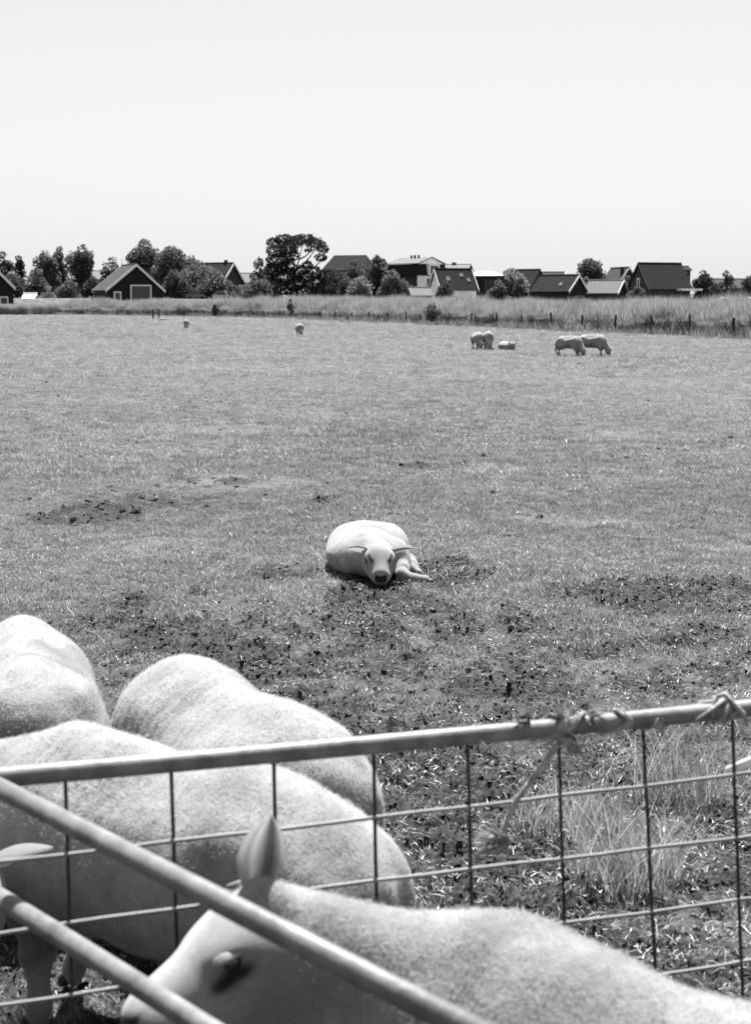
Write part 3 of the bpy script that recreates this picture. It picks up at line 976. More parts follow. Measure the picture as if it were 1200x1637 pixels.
def build_cars():
    M_CARW = mat('car_paint_white', 0.45, 0.25, spec=0.5)
    M_CARG = mat('car_paint_grey', 0.15, 0.25, spec=0.5)
    M_TYRE = mat('tyre_rubber', 0.015, 0.8)

    def car(label, px, Y, yaw, m_, roof_z=1.5):
        c = at(px, 490, DIKE_Y)
        c.y += .6 * math.sin(c.x * .07)
        r = empty('parked_car', (c.x, c.y, dike_z(c.x) + .01), yaw)
        tag(r, label, 'car', 'cars parked at the village edge')
        prof = [(-2.1, .35), (2.1, .35), (2.15, .75), (1.2, .92), (.55, roof_z - .03), (-.9, roof_z), (-1.75, 1.0), (-2.15, .9)]
        V = [(x, y, z) for y in (-.85, .85) for x, z in prof]
        n = len(prof)
        F = [tuple(range(n)), tuple(range(2 * n - 1, n - 1, -1))] + [((i + 1) % n, i, i + n, (i + 1) % n + n) for i in range(n)]
        MB().add(V, F).build('body', m_, r)
        for sy in (-1, 1):
            y0, y1 = (-.862, -.852) if sy < 0 else (.852, .862)
            MB().add([(x, y, z) for y in (y0, y1) for x, z in ((-1.5, 1.0), (1.0, .97), (.48, roof_z - .12), (-.85, roof_z - .1))], [(0, 1, 2, 3), (7, 6, 5, 4), (0, 4, 5, 1), (1, 5, 6, 2), (2, 6, 7, 3), (3, 7, 4, 0)]).build('window', M_GLASS, r)
            for x in (-1.3, 1.35):
                MB().tube([(x, sy * .7, .32), (x, sy * .88, .32)], .32, 14).build('wheel', M_TYRE, r)
        return r
    car('white car parked below the bushes left of the pine', 356, 244, R(4), M_CARW, 1.75)
    car('pale car half hidden in the grass before the pale edged house', 314, 246, R(6), M_CARG, 1.6)
    car('white car parked beside the small black barn', 925, 232, R(20), M_CARW, 1.55)
    car('grey car parked in front of the small black barn', 912, 236, R(170), M_CARG, 1.7)
    # white wrapped bales lying beyond the reeds at right
    M_WRAP = mat('bale_wrap', 0.5, 0.35, 0.1, 3, 0.3, 8)
    for i, (px, lab) in enumerate([(1158, 'white wrapped bale, leftmost of the row beyond the reeds at right'), (1180, 'white wrapped bale, middle of the row beyond the reeds at right'), (1202, 'white wrapped bale, rightmost of the row at the right edge')]):
        c = at(px, 490, DIKE_Y - 1)
        b = MB()
        n = 16
        pts = [(-.95, .3), (-.85, .75), (.85, .75), (.95, .3)]
        b.tube([(-.98, 0, 0), (-.93, 0, 0), (-.8, 0, 0), (.8, 0, 0), (.93, 0, 0), (.98, 0, 0)], [.6, .95, 1.16, 1.16, .95, .6], n)
        o = b.build('wrapped_bale', M_WRAP, None, True)
        o.location = (c.x, c.y + .6 * math.sin(c.x * .07), 1.62)
        o.rotation_euler = (0, 0, R(4 * i))
        tag(o, lab, 'bale', 'wrapped bales beyond the reeds')
        o.location.z = dike_z(c.x) + .66
        o.scale = (1.35, .6, .58)
    for px, py, wd, lab in ((1110, 481, 20, 'flat white sheet lying beyond the reeds before the steep roof'), (975, 482.5, 34, 'long white sheet lying beyond the reeds before the pale roofed house')):
        c = at(px, py, DIKE_Y - 1)
        k = px_m(DIKE_Y)
        o = MB().box(-wd / 2 * k, wd / 2 * k, -.9, .9, 0, .55).box(-wd / 2.3 * k, wd / 2.4 * k, -.7, .7, .55, .72).build('white_cover', M_WRAP)
        o.location = (c.x, c.y + .6 * math.sin(c.x * .07), dike_z(c.x))
        tag(o, lab, 'cover')


build_cars()

# ------------------------------------------------------------------ trees
M_BARK = mat('bark', 0.03, 0.95, 0.3, 2)
M_LEAF_D = leaf_mat('leaf_dark', 0.10, 0.42, 0.5, inst=False)
M_LEAF_M = leaf_mat('leaf_mid', 0.15, 0.42, 0.5, inst=False)
M_LEAF_L = leaf_mat('leaf_light', 0.24, 0.42, 0.45, inst=False)
M_NEEDLE = leaf_mat('needle_dark', 0.06, 0.28, 0.5, inst=False)


def leaf_cloud(blobs, size, dens, seed, shell=(0.55, 1.05)):
    """blobs: (cx,cy,cz,rx,ry,rz); random quads through the outer part of each"""
    rng = np.random.default_rng(seed)
    C = []
    for (cx, cy, cz, rx, ry, rz) in blobs:
        n = max(60, int(dens * 42 * (rx * ry + ry * rz + rx * rz) / 3 / (size * size)))
        d = rng.normal(size=(n, 3)); d /= np.linalg.norm(d, axis=1)[:, None]
        r = shell[0] + (shell[1] - shell[0]) * rng.random(n) ** 0.6
        lump = 0.86 + 0.28 * noise3(d * 2.2 + seed, seed)
        C.append(np.array([cx, cy, cz]) + d * (r * lump)[:, None] * np.array([rx, ry, rz]))
    C = np.concatenate(C)
    n = len(C)
    a = rng.normal(size=(n, 3)); a /= np.linalg.norm(a, axis=1)[:, None]
    b = np.cross(a, rng.normal(size=(n, 3))); b /= np.linalg.norm(b, axis=1)[:, None]
    s = size * (0.5 + 0.9 * rng.random(n))[:, None]
    V = np.stack([C - a * s * .5, C + b * s * .33, C + a * s * .5, C - b * s * .33], 1).reshape(-1, 3)
    F = np.arange(n * 4).reshape(n, 4)
    return V, F, np.repeat(rng.random(n), 4)


def tree(name, label, px, ytop, wpx, Y, seed, m_, low=0.3, nb=12, trunk=True, size=0.50, dens=0.55, shape='round', depth=1.0, cat='tree', group='trees around the village', blobs=None, bsize=(0.18, 0.42)):
    rr = random.Random(seed)
    if cat == 'shrub' and Y < 220: pass
    else: Y = Y * KV; size = size * 1.15
    c = at(px, 490, Y)
    H = zat(ytop, Y)
    W = wpx * px_m(Y) / 2 * 1.22
    root = empty(name, (c.x, c.y, 0))
    tag(root, label, cat, group)
    zb = H * low
    zc, hz = (H + zb) / 2, (H - zb) / 2
    if blobs is None:
        blobs = []
        for k in range(nb if shape == 'cone' else int(nb * 1.5)):
            th = rr.random() * 2 * PI
            u = rr.random() * 2 - 1
            if shape == 'cone':
                t = (k + .5) / nb
                for q_ in range(3 if t < .75 else 1):
                    th = rr.random() * 2 * PI
                    rad = W * (1 - t) * 0.62
                    rb = max(.3, W * (0.50 * (1 - t) + .07)) * rr.uniform(.8, 1.15)
                    f_ = rr.uniform(.5, 1) if t < .75 else 0
                    blobs.append((rad * math.cos(th) * f_, rad * math.sin(th) * f_, zb + t * (H - zb) * .97, rb, rb, rb * .8))
                continue
            rb = W * (bsize[0] + (bsize[1] - bsize[0]) * rr.random()) * 1.25
            rbz = min(rb, hz * .6)
            q = math.sqrt(max(0, 1 - u * u))
            f = 0.55 + .45 * rr.random()
            blobs.append(((W - rb) * q * math.cos(th) * f, (W * depth - rb) * q * math.sin(th) * f, zc + (hz - rbz) * u * (.7 + .3 * rr.random()), rb, rb, rbz))
        if shape != 'cone':
            blobs.append((W * .1 * rr.uniform(-1, 1), 0, H - W * .28, W * .3, W * .3, W * .28))
            blobs.append((0, 0, zc, W * .45, W * .45 * depth, hz * .5))
    V, F, sh = leaf_cloud(blobs, size, dens, seed)
    V[:, 2] = np.maximum(V[:, 2], 0.05)
    me = np_mesh('crown', V, F)
    float_attr(me, 'shade', sh)
    link_mesh('crown', me, m_, root)
    if trunk:
        tm = MB()
        r0 = max(.12, W * .07)
        topz = zb + (H - zb) * .55
        bend = rr.uniform(-.3, .3)
        tm.tube([(0, 0, -.2), (bend * .3, 0, zb * .6), (bend, 0, zb + .2 * (topz - zb)), (bend * 1.3, .1, topz)], [r0 * 1.3, r0, r0 * .8, r0 * .3], 7)
        for b in blobs[:9]:
            z0 = min(max(zb * .7, b[2] - 2.0), topz * .9)
            tm.tube([(bend, 0, z0), ((bend + b[0]) * .5, b[1] * .5, (z0 + b[2]) * .5 + .2), (b[0], b[1], b[2])], [r0 * .45, r0 * .3, r0 * .12], 5, cap=False)
        tm.build('trunk', M_BARK, root)
    return root


def build_trees():
    T = tree
    T('spruce_tree', 'dark ragged topped spruce behind the barn at the left edge', 10, 402, 34, 300, 1, M_NEEDLE, .05, 16, bsize=(.2, .32))
    T('spruce_tree', 'smaller dark spruce just right of the tallest one', 31, 408, 30, 305, 2, M_NEEDLE, .05, 14, bsize=(.2, .32))
    T('leafy_tree', 'leafy tree with grey highlights, leftmost of the three left of the barn', 74, 400, 46, 292, 3, M_LEAF_M, .1, 16)
    T('leafy_tree', 'narrow dark tree in the middle of the three left of the barn', 98, 394, 30, 296, 4, M_LEAF_D, .2, 12)
    T('leafy_tree', 'round crowned tree with bare trunk left of the white edged barn', 132, 391, 46, 288, 5, M_LEAF_D, .42, 14)
    T('garden_shrub', 'dark mass of shrubs under the leftmost trees', 62, 428, 44, 280, 6, M_LEAF_M, .02, 12, trunk=False, cat='shrub', group='shrubs around the village')
    T('garden_shrub', 'small pale round shrub beside the tiny hut', 79, 455, 30, 258, 7, M_LEAF_L, .02, 9, trunk=False, cat='shrub', group='shrubs around the village', size=.3)
    T('garden_shrub', 'grey green dome shaped shrub left of the white edged barn', 111, 447, 42, 262, 8, M_LEAF_M, .02, 11, trunk=False, cat='shrub', group='shrubs around the village', size=.32)
    T('leafy_tree', 'small tree rising behind the left roof edge of the barn', 181, 410, 40, 310, 9, M_LEAF_D, .2, 12)
    T('leafy_tree', 'tall open crowned tree with sky gaps behind the barn ridge', 233, 381, 58, 300, 10, M_LEAF_D, .5, 10, dens=.42, bsize=(.2, .3))
    T('leafy_tree', 'broad tree right of the barn with light falling on its crown', 276, 392, 62, 284, 11, M_LEAF_M, .05, 18)
    T('leafy_tree', 'dark rounded tree against the right wall of the barn', 282, 430, 50, 262, 12, M_LEAF_D, .02, 12, trunk=False)
    T('leafy_tree', 'broad low tree in front of the pale edged house', 320, 417, 70, 270, 13, M_LEAF_M, .05, 14)
    T('garden_shrub', 'low shrub below the pale edged house', 366, 447, 48, 260, 14, M_LEAF_M, .02, 11, trunk=False, cat='shrub', group='shrubs around the village')
    T('garden_shrub', 'grey leafed shrub at the left foot of the pine', 412, 442, 50, 252, 15, M_LEAF_M, .02, 12, trunk=False, cat='shrub', group='shrubs around the village')
    T('leafy_tree', 'tree leaning against the left side of the pine', 417, 412, 42, 290, 16, M_LEAF_D, .1, 13)
    # the pine, from its flat clumps
    Y = 262 * KV
    k = px_m(Y)
    cl = []
    for (x, y, rx, ry) in [(440, 388, 12, 8), (455, 383, 14, 8), (470, 386, 14, 10), (488, 383, 16, 8), (503, 389, 14, 9), (516, 398, 9, 7), (445, 402, 16, 9), (462, 399, 14, 8), (513, 412, 9, 6), (447, 417, 18, 10),
                           (440, 432, 14, 11), (462, 424, 10, 12), (455, 443, 22, 13), (440, 458, 18, 14), (472, 452, 16, 12), (490, 444, 14, 9), (503, 433, 10, 7), (505, 452, 16, 12), (522, 443, 14, 12), (520, 462, 18, 12), (480, 466, 24, 9), (494, 401, 6, 3), (482, 432, 9, 8), (470, 408, 8, 9), (450, 428, 12, 10), (492, 424, 8, 6)]:
        cl.append(((x - 474) * k, random.Random(x * y).uniform(-2.2, 2.2), zat(y, Y), rx * k * 1.14, rx * k * 1.2, ry * k * 1.05))
    r = T('pine_tree', 'large dark flat topped pine with sky showing through its right side', 474, 377, 96, Y / KV, 17, M_NEEDLE, .05, trunk=False, blobs=cl, size=.40, dens=.85)
    tm = MB()
    tm.tube([(.2, 0, -.2), (.4, 0, 3), (-.4, 0, 7), (-.5, 0, 11)], [.42, .36, .28, .12], 8)
    for (x0, y0, x1, y1) in [(468, 450, 486, 386), (470, 440, 445, 400), (478, 430, 510, 392), (465, 440, 430, 425), (436, 466, 476, 436), (486, 440, 520, 410), (478, 415, 500, 400)]:
        tm.tube([((x0 - 474) * k, 0, zat(y0, Y)), (((x0 + x1) / 2 - 474) * k, -.2, zat((y0 + y1) / 2 + 2, Y)), ((x1 - 474) * k, -.4, zat(y1, Y))], [.2, .15, .06], 6)
    tm.build('trunk', M_BARK, r)
    T('leafy_tree', 'dark tree filling the gap right of the pine', 541, 428, 50, 282, 18, M_LEAF_D, .05, 13)
    T('leafy_tree', 'leafy tree in front of the tall hipped roof', 566, 413, 34, 286, 19, M_LEAF_D, .1, 11)
    T('leafy_tree', 'tall dark tree left of the mansard house', 605, 408, 42, 280, 20, M_LEAF_D, .08, 14)
    T('leafy_tree', 'sunlit shrubby tree between the pine and the mansard house', 575, 440, 46, 258, 21, M_LEAF_L, .02, 12, trunk=False)
    T('leafy_tree', 'rounded tree touching the mansard house', 628, 430, 44, 258, 22, M_LEAF_M, .03, 13)
    T('garden_shrub', 'shrub in front of the steep roof with roof windows', 712, 450, 34, 248, 23, M_LEAF_D, .03, 10, trunk=False, cat='shrub', group='shrubs around the village')
    T('leafy_tree', 'pale leafed wide tree right of the dark boarded house', 815, 428, 60, 285, 24, M_LEAF_L, .1, 15)
    T('garden_shrub', 'dark bush under the pale leafed wide tree', 832, 444, 26, 260, 25, M_LEAF_D, .02, 9, trunk=False, cat='shrub', group='shrubs around the village')
    T('leafy_tree', 'tall round headed tree right of the small black barn', 941, 412, 54, 300, 26, M_LEAF_D, .25, 15)
    T('leafy_tree', 'lower lighter tree beneath the tall round headed tree', 934, 442, 38, 285, 27, M_LEAF_M, .05, 11)
    T('leafy_tree', 'small light tree beside the narrow pointed house', 1000, 440, 24, 285, 28, M_LEAF_L, .1, 9)
    T('garden_shrub', 'round clipped shrub before the large steep roof', 1017, 457, 32, 238, 29, M_LEAF_M, .02, 12, trunk=False, cat='shrub', group='shrubs around the village', size=.26, dens=.8)
    T('leafy_tree', 'narrow tree against the right end of the large steep roof', 1091, 434, 18, 275, 30, M_LEAF_M, .1, 8)
    T('leafy_tree', 'dense egg shaped dark tree right of the large steep roof', 1122, 432, 34, 262, 31, M_LEAF_D, .03, 16, dens=.8)
    T('leafy_tree', 'spiky topped small tree, middle of the three at right', 1158, 433, 30, 268, 32, M_LEAF_D, .05, 10)
    T('garden_shrub', 'dark rounded bush at the foot of the spiky topped tree', 1172, 456, 28, 258, 33, M_LEAF_D, .02, 9, trunk=False, cat='shrub', group='shrubs around the village')
    T('leafy_tree', 'small tree at the right edge of the village', 1193, 440, 28, 268, 34, M_LEAF_D, .05, 10)
    T('garden_shrub', 'dark shrub growing out of the reeds above the fence', 690, 484, 30, 127, 35, M_LEAF_M, .1, 14, trunk=False, cat='shrub', group='shrubs in the reed band', size=.16, dens=.3, bsize=(.14, .3))
    T('garden_shrub', 'small dark shrub in the far part of the reeds', 344, 486, 14, 219, 36, M_LEAF_M, .1, 9, trunk=False, cat='shrub', group='shrubs in the reed band', size=.2)
    T('garden_shrub', 'slim leafy shrub standing in the reeds below the pine', 464, 478, 12, 190, 37, M_LEAF_M, .1, 7, trunk=False, cat='shrub', group='shrubs in the reed band', size=.2)
    for i, (px, yt, wd, D_, m_, lab) in enumerate([(150, 440, 40, 300, M_LEAF_D, 'dark low tree between the round crowned tree and the barn'), (255, 398, 44, 306, M_LEAF_D, 'dark crown behind the ridge of the white edged barn, right of the tall open one'), (305, 408, 44, 300, M_LEAF_D, 'dark tree crown rising left of the pale edged house'), (338, 428, 54, 262, M_LEAF_M, 'dark bushy tree in front of the pale edged house wall'), (395, 452, 44, 275, M_LEAF_M, 'bushy tree under the low pale grey roof'), (585, 424, 50, 300, M_LEAF_D, 'dark tree mass left of the tallest tree before the mansard house'), (550, 446, 44, 262, M_LEAF_D, 'dark bushy tree below the tall hipped roof'), (648, 452, 34, 270, M_LEAF_D, 'dark shrubby tree against the mansard house wall'), (795, 446, 34, 275, M_LEAF_M, 'bushy tree touching the dark boarded house'), (20, 436, 60, 290, M_LEAF_D, 'dark tree mass behind the barn at the left edge'), (1205, 450, 40, 275, M_LEAF_D, 'dark low tree cut by the right edge'), (166, 452, 34, 276, M_LEAF_M, 'grey green bushy tree touching the left edge of the white edged barn'), (220, 440, 30, 318, M_LEAF_D, 'low crown showing just over the ridge of the white edged barn'), (440, 452, 40, 258, M_LEAF_D, 'dark undergrowth tree at the foot of the pine'), (516, 446, 44, 266, M_LEAF_M, 'bushy tree right behind the lamp post'), (870, 450, 30, 270, M_LEAF_M, 'bushy tree left of the small black barn gable'), (958, 446, 30, 290, M_LEAF_D, 'dark crown between the round headed tree and the pale roofed house'), (1140, 450, 26, 275, M_LEAF_M, 'low crown right beside the egg shaped dark tree')]):
        T('leafy_tree', lab, px, yt, wd, D_, 60 + i, m_, .03, 13, trunk=(i % 3 == 0))
    # one long low run of garden hedging nobody could count
    rng = np.random.default_rng(5)
    bl = []
    for px in range(-80, 1300, 9):
        Y = 330 + 14 * rng.random()
        z = zat(470 + 6 * rng.random(), Y)
        c = at(px, 490, Y)
        bl.append((c.x, c.y, z * .45, 1.6, 1.8, z * .58))
    V, F, sh = leaf_cloud(bl, .5, .35, 9)
    V[:, 2] = np.maximum(V[:, 2], 0.05)
    me = np_mesh('village_hedge', V, F); float_attr(me, 'shade', sh)
    tag(link_mesh('village_hedge', me, M_LEAF_M), 'low tangled hedging along the edge of the village', kind='stuff')


build_trees()

# ------------------------------------------------------------------ sheep: signed-distance bodies meshed as one surface
def smin(a, b, k):
    if k <= 0:
        return np.minimum(a, b)
    h = np.maximum(k - np.abs(a - b), 0) / k
    return np.minimum(a, b) - h * h * k * 0.25


def smax(a, b, k):
    return -smin(-a, -b, k)


class Body:
    def __init__(s):
        s.p = []

    def cone(s, a, b, ra, rb, k=0.05, sub=False):
        s.p.append(('c', np.array(a, float), np.array(b, float), ra, rb, k, sub)); return s

    def chain(s, pts, rad, k=0.05):
        for i in range(len(pts) - 1):
            s.cone(pts[i], pts[i + 1], rad[i], rad[i + 1], k)
        return s

    def ell(s, c, r, k=0.05, M=None, sub=False):
        s.p.append(('e', np.array(c, float), np.array(r, float), M, None, k, sub)); return s

    def mesh(s, h, zmin=None):
        lo, hi = np.full(3, 1e9), np.full(3, -1e9)
        for q in s.p:
            if q[6]: continue
            if q[0] == 'c':
                for c, r in ((q[1], q[3]), (q[2], q[4])):
                    lo = np.minimum(lo, c - r); hi = np.maximum(hi, c + r)
            else:
                m = q[2].max(); lo = np.minimum(lo, q[1] - m); hi = np.maximum(hi, q[1] + m)
        lo -= 4 * h + .02; hi += 4 * h + .02
        n = np.ceil((hi - lo) / h).astype(int) + 1
        D = np.full(tuple(n), 1.0, dtype=np.float32)
        ax = [(lo[i] + h * np.arange(n[i])).astype(np.float32) for i in range(3)]
        for q in s.p:
            pad = q[5] + 5 * h
            if q[0] == 'c':
                l = np.minimum(q[1] - q[3], q[2] - q[4]) - pad; u = np.maximum(q[1] + q[3], q[2] + q[4]) + pad
            else:
                m = q[2].max(); l, u = q[1] - m - pad, q[1] + m + pad
            i0 = np.maximum(0, np.floor((l - lo) / h).astype(int)); i1 = np.minimum(n, np.ceil((u - lo) / h).astype(int) + 1)
            sl = tuple(slice(i0[i], i1[i]) for i in range(3))
            X, Y, Z = ax[0][sl[0]][:, None, None], ax[1][sl[1]][None, :, None], ax[2][sl[2]][None, None, :]
            if q[0] == 'c':
                a, ab = q[1], q[2] - q[1]
                L2 = max(1e-9, float(ab @ ab))
                t = np.clip(((X - a[0]) * ab[0] + (Y - a[1]) * ab[1] + (Z - a[2]) * ab[2]) / L2, 0, 1)
                d = np.sqrt((X - a[0] - t * ab[0]) ** 2 + (Y - a[1] - t * ab[1]) ** 2 + (Z - a[2] - t * ab[2]) ** 2) - (q[3] + (q[4] - q[3]) * t)
            else:
                dx, dy, dz = X - q[1][0], Y - q[1][1], Z - q[1][2]
                if q[3] is not None:
                    M = q[3]
                    dx, dy, dz = (M[0][0] * dx + M[0][1] * dy + M[0][2] * dz, M[1][0] * dx + M[1][1] * dy + M[1][2] * dz, M[2][0] * dx + M[2][1] * dy + M[2][2] * dz)
                r = q[2]
                k0 = np.sqrt((dx / r[0]) ** 2 + (dy / r[1]) ** 2 + (dz / r[2]) ** 2) + 1e-6
                k1 = np.sqrt((dx / r[0] ** 2) ** 2 + (dy / r[1] ** 2) ** 2 + (dz / r[2] ** 2) ** 2) + 1e-6
                d = k0 * (k0 - 1) / k1
            d = d.astype(np.float32)
            if q[6]:
                D[sl] = smax(D[sl], -d, q[5])
            else:
                D[sl] = smin(D[sl], d, q[5])
        if zmin is not None:
            D = smax(D, (zmin - ax[2])[None, None, :] + np.zeros_like(D), 0.03)
        return surface_net(D, lo, h)


def surface_net(D, lo, h):
    neg = D < 0
    nx, ny, nz = D.shape
    cs = (nx - 1, ny - 1, nz - 1)
    cnt = np.zeros(cs, np.float32); acc = [np.zeros(cs, np.float32) for _ in range(3)]
    def corner(A, i, j, k): return A[i:nx - 1 + i, j:ny - 1 + j, k:nz - 1 + k]
    for ax_ in range(3):
        for u in (0, 1):
            for v in (0, 1):
                o0 = [0, 0, 0]; o1 = [0, 0, 0]
                oth = [a for a in range(3) if a != ax_]
                o0[oth[0]] = o1[oth[0]] = u; o0[oth[1]] = o1[oth[1]] = v; o1[ax_] = 1
                s0, s1 = corner(neg, *o0), corner(neg, *o1)
                m = s0 != s1
                d0, d1 = corner(D, *o0), corner(D, *o1)
                t = np.where(m, d0 / np.where(m, d0 - d1, 1), 0)
                cnt += m
                acc[oth[0]] += m * u; acc[oth[1]] += m * v; acc[ax_] += np.where(m, t, 0)
    act = cnt > 0
    idx = np.full(cs, -1, np.int32)
    ii = np.argwhere(act)
    idx[act] = np.arange(len(ii))
    c = cnt[act]
    V = np.stack([lo[a] + h * (ii[:, a] + acc[a][act] / c) for a in range(3)], 1)
    F = []
    for ax_ in range(3):
        b, d_ = [a for a in range(3) if a != ax_]
        sl0 = [slice(1, -1)] * 3; sl1 = [slice(1, -1)] * 3
        sl0[ax_] = slice(0, -1); sl1[ax_] = slice(1, None)
        n0, n1 = neg[tuple(sl0)], neg[tuple(sl1)]
        e = np.argwhere(n0 != n1)
        flip = n0[tuple(e.T)]
        off = np.ones(3, int); off[ax_] = 0
        e = e + off
        q = []
        for (ob, od) in ((1, 1), (0, 1), (0, 0), (1, 0)):
            g = e.copy(); g[:, b] -= ob; g[:, d_] -= od
            q.append(idx[g[:, 0], g[:, 1], g[:, 2]])
        q = np.stack(q, 1)
        # orientation: right-handed for axes x,z ; reversed for y
        rev = flip if ax_ != 1 else ~flip
        q[~rev] = q[~rev][:, ::-1]
        F.append(q)
    F = np.concatenate(F)
    F = F[(F >= 0).all(1)]
    return V, F


def smooth_mesh(V, F, it=2, lam=0.5):
    E = np.concatenate([F[:, [0, 1]], F[:, [1, 2]], F[:, [2, 3]], F[:, [3, 0]]])
    E = np.concatenate([E, E[:, ::-1]])
    deg = np.bincount(E[:, 0], minlength=len(V)).astype(np.float32)[:, None]
    for k in range(it):
        s = np.zeros_like(V)
        for a in range(3):
            s[:, a] = np.bincount(E[:, 0], weights=V[E[:, 1], a], minlength=len(V))
        V = V + lam * (s / np.maximum(deg, 1) - V)
    return V


def normals(V, F):
    n = np.cross(V[F[:, 2]] - V[F[:, 0]], V[F[:, 3]] - V[F[:, 1]])
    N = np.zeros_like(V)
    for c in range(4):
        for a in range(3):
            N[:, a] += np.bincount(F[:, c], weights=n[:, a], minlength=len(V))
    return N / (np.linalg.norm(N, axis=1)[:, None] + 1e-9)


def sheep_material():
    m = bpy.data.materials.new('fleece')
    m.use_nodes = True
    t = m.node_tree
    b = t.nodes['Principled BSDF']
    b.inputs['Roughness'].default_value = 0.95
    b.inputs['Specular IOR Level'].default_value = 0.08
    b.inputs['Sheen Weight'].default_value = 0.15
    b.inputs['Sheen Roughness'].default_value = 0.6
    tc = t.nodes.new('ShaderNodeTexCoord')
    a = t.nodes.new('ShaderNodeAttribute'); a.attribute_name = 'tone'
    f = t.nodes.new('ShaderNodeAttribute'); f.attribute_name = 'wool'
    def noise(sc, det):
        n = t.nodes.new('ShaderNodeTexNoise'); n.inputs['Scale'].default_value = sc; n.inputs['Detail'].default_value = det; n.inputs['Roughness'].default_value = .65
        t.links.new(tc.outputs['Object'], n.inputs['Vector']); return n.outputs['Fac']
    def rng(src, lo, hi, p=.3, q=.7):
        r = t.nodes.new('ShaderNodeMapRange'); r.inputs[1].default_value, r.inputs[2].default_value, r.inputs[3].default_value, r.inputs[4].default_value = p, q, lo, hi
        t.links.new(src, r.inputs[0]); return r.outputs[0]
    def mul(x, y):
        n = t.nodes.new('ShaderNodeMath'); n.operation = 'MULTIPLY'; t.links.new(x, n.inputs[0]); t.links.new(y, n.inputs[1]); return n.outputs[0]
    c = mul(mul(a.outputs['Fac'], rng(noise(5, 4), .86, 1.1)), rng(noise(70, 3), .88, 1.1))
    t.links.new(c, b.inputs['Base Color'])
    bp = t.nodes.new('ShaderNodeBump'); bp.inputs['Distance'].default_value = 0.004
    t.links.new(rng(f.outputs['Fac'], .12, .75, 0, 1), bp.inputs['Strength'])
    t.links.new(noise(150, 3), bp.inputs['Height'])
    t.links.new(bp.outputs[0], b.inputs['Normal'])
    return m


M_SHEEP = sheep_material()
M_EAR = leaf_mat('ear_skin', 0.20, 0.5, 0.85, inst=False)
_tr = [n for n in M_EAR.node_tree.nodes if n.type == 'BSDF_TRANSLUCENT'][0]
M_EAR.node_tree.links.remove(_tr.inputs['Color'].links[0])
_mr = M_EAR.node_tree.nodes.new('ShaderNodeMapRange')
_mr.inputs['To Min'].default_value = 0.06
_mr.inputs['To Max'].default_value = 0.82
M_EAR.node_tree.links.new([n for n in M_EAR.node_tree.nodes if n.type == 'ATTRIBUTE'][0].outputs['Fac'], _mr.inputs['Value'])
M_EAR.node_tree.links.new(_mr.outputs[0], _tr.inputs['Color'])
M_EYE = mat('sheep_eye', 0.012, 0.08, spec=0.7)
M_LID = mat('eyelid_skin', 0.40, .8, .15, 60, .2, 120, spec=.1)
M_HOOF = mat('hoof_horn', 0.03, 0.6)
M_TAG = mat('ear_tag_plastic', 0.5, 0.4)
WOOL, FACE, NOSE = 0.21, 0.205, 0.008


def ear_geo(base, d, up, L, W, curl=0.72, nu=14, nv=9, th=0.004):
    """cupped leaf-shaped ear; d = direction, up = where the opening looks"""
    d = np.array(d, float); d /= np.linalg.norm(d)
    up = np.array(up, float); up -= d * (up @ d); up /= np.linalg.norm(up)
    sd_ = np.cross(d, up)
    V, F = [], []
    for layer in (0, 1):
        for i in range(nu):
            u = i / (nu - 1)
            w_ = W * 0.5 * (math.sin(PI * min(1, 0.12 + 0.88 * u) ** 0.85) ** 0.75 if u < 0.999 else 0.02)
            if u < .25: w_ = max(w_ * .9, W * 0.26)
            for j in range(nv):
                v = j / (nv - 1) * 2 - 1
                cup = curl * (1 - .45 * u)
                an = v * cup * 1.35
                x = w_ * math.sin(an) / max(.2, math.sin(cup * 1.35))
                y = w_ * (1 - math.cos(an)) * .9
                p = np.array(base) + d * (L * u) + sd_ * x + up * (y - (th if layer else 0) - .018 * math.sin(PI * u))
                V.append(p)
    n = nu * nv
    for i in range(nu - 1):
        for j in range(nv - 1):
            a = i * nv + j
            F.append((a, a + 1, a + nv + 1, a + nv)); F.append((n + a, n + a + nv, n + a + nv + 1, n + a + 1))
    for i in range(nu - 1):
        a = i * nv; F.append((a, a + nv, n + a + nv, n + a))
        a = i * nv + nv - 1; F.append((a + nv, a, n + a, n + a + nv))
    for j in range(nv - 1):
        a = (nu - 1) * nv + j; F.append((a, a + 1, n + a + 1, n + a))
        F.append((j + 1, j, n + j, n + j + 1))
    return np.array(V), np.array(F)


def head_frame(P, N, roll=0.0):
    P, N = np.array(P, float), np.array(N, float)
    e = N - P; L = np.linalg.norm(e); e /= L
    up = np.array([0, 0, 1.0])
    if abs(e[2]) > .97: up = np.array([1.0, 0, 0])
    s = np.cross(up, e); s /= np.linalg.norm(s)       # left
    u = np.cross(e, s)
    if roll:
        c, q = math.cos(roll), math.sin(roll)
        s, u = s * c + u * q, u * c - s * q
    return P, e, s, u, L


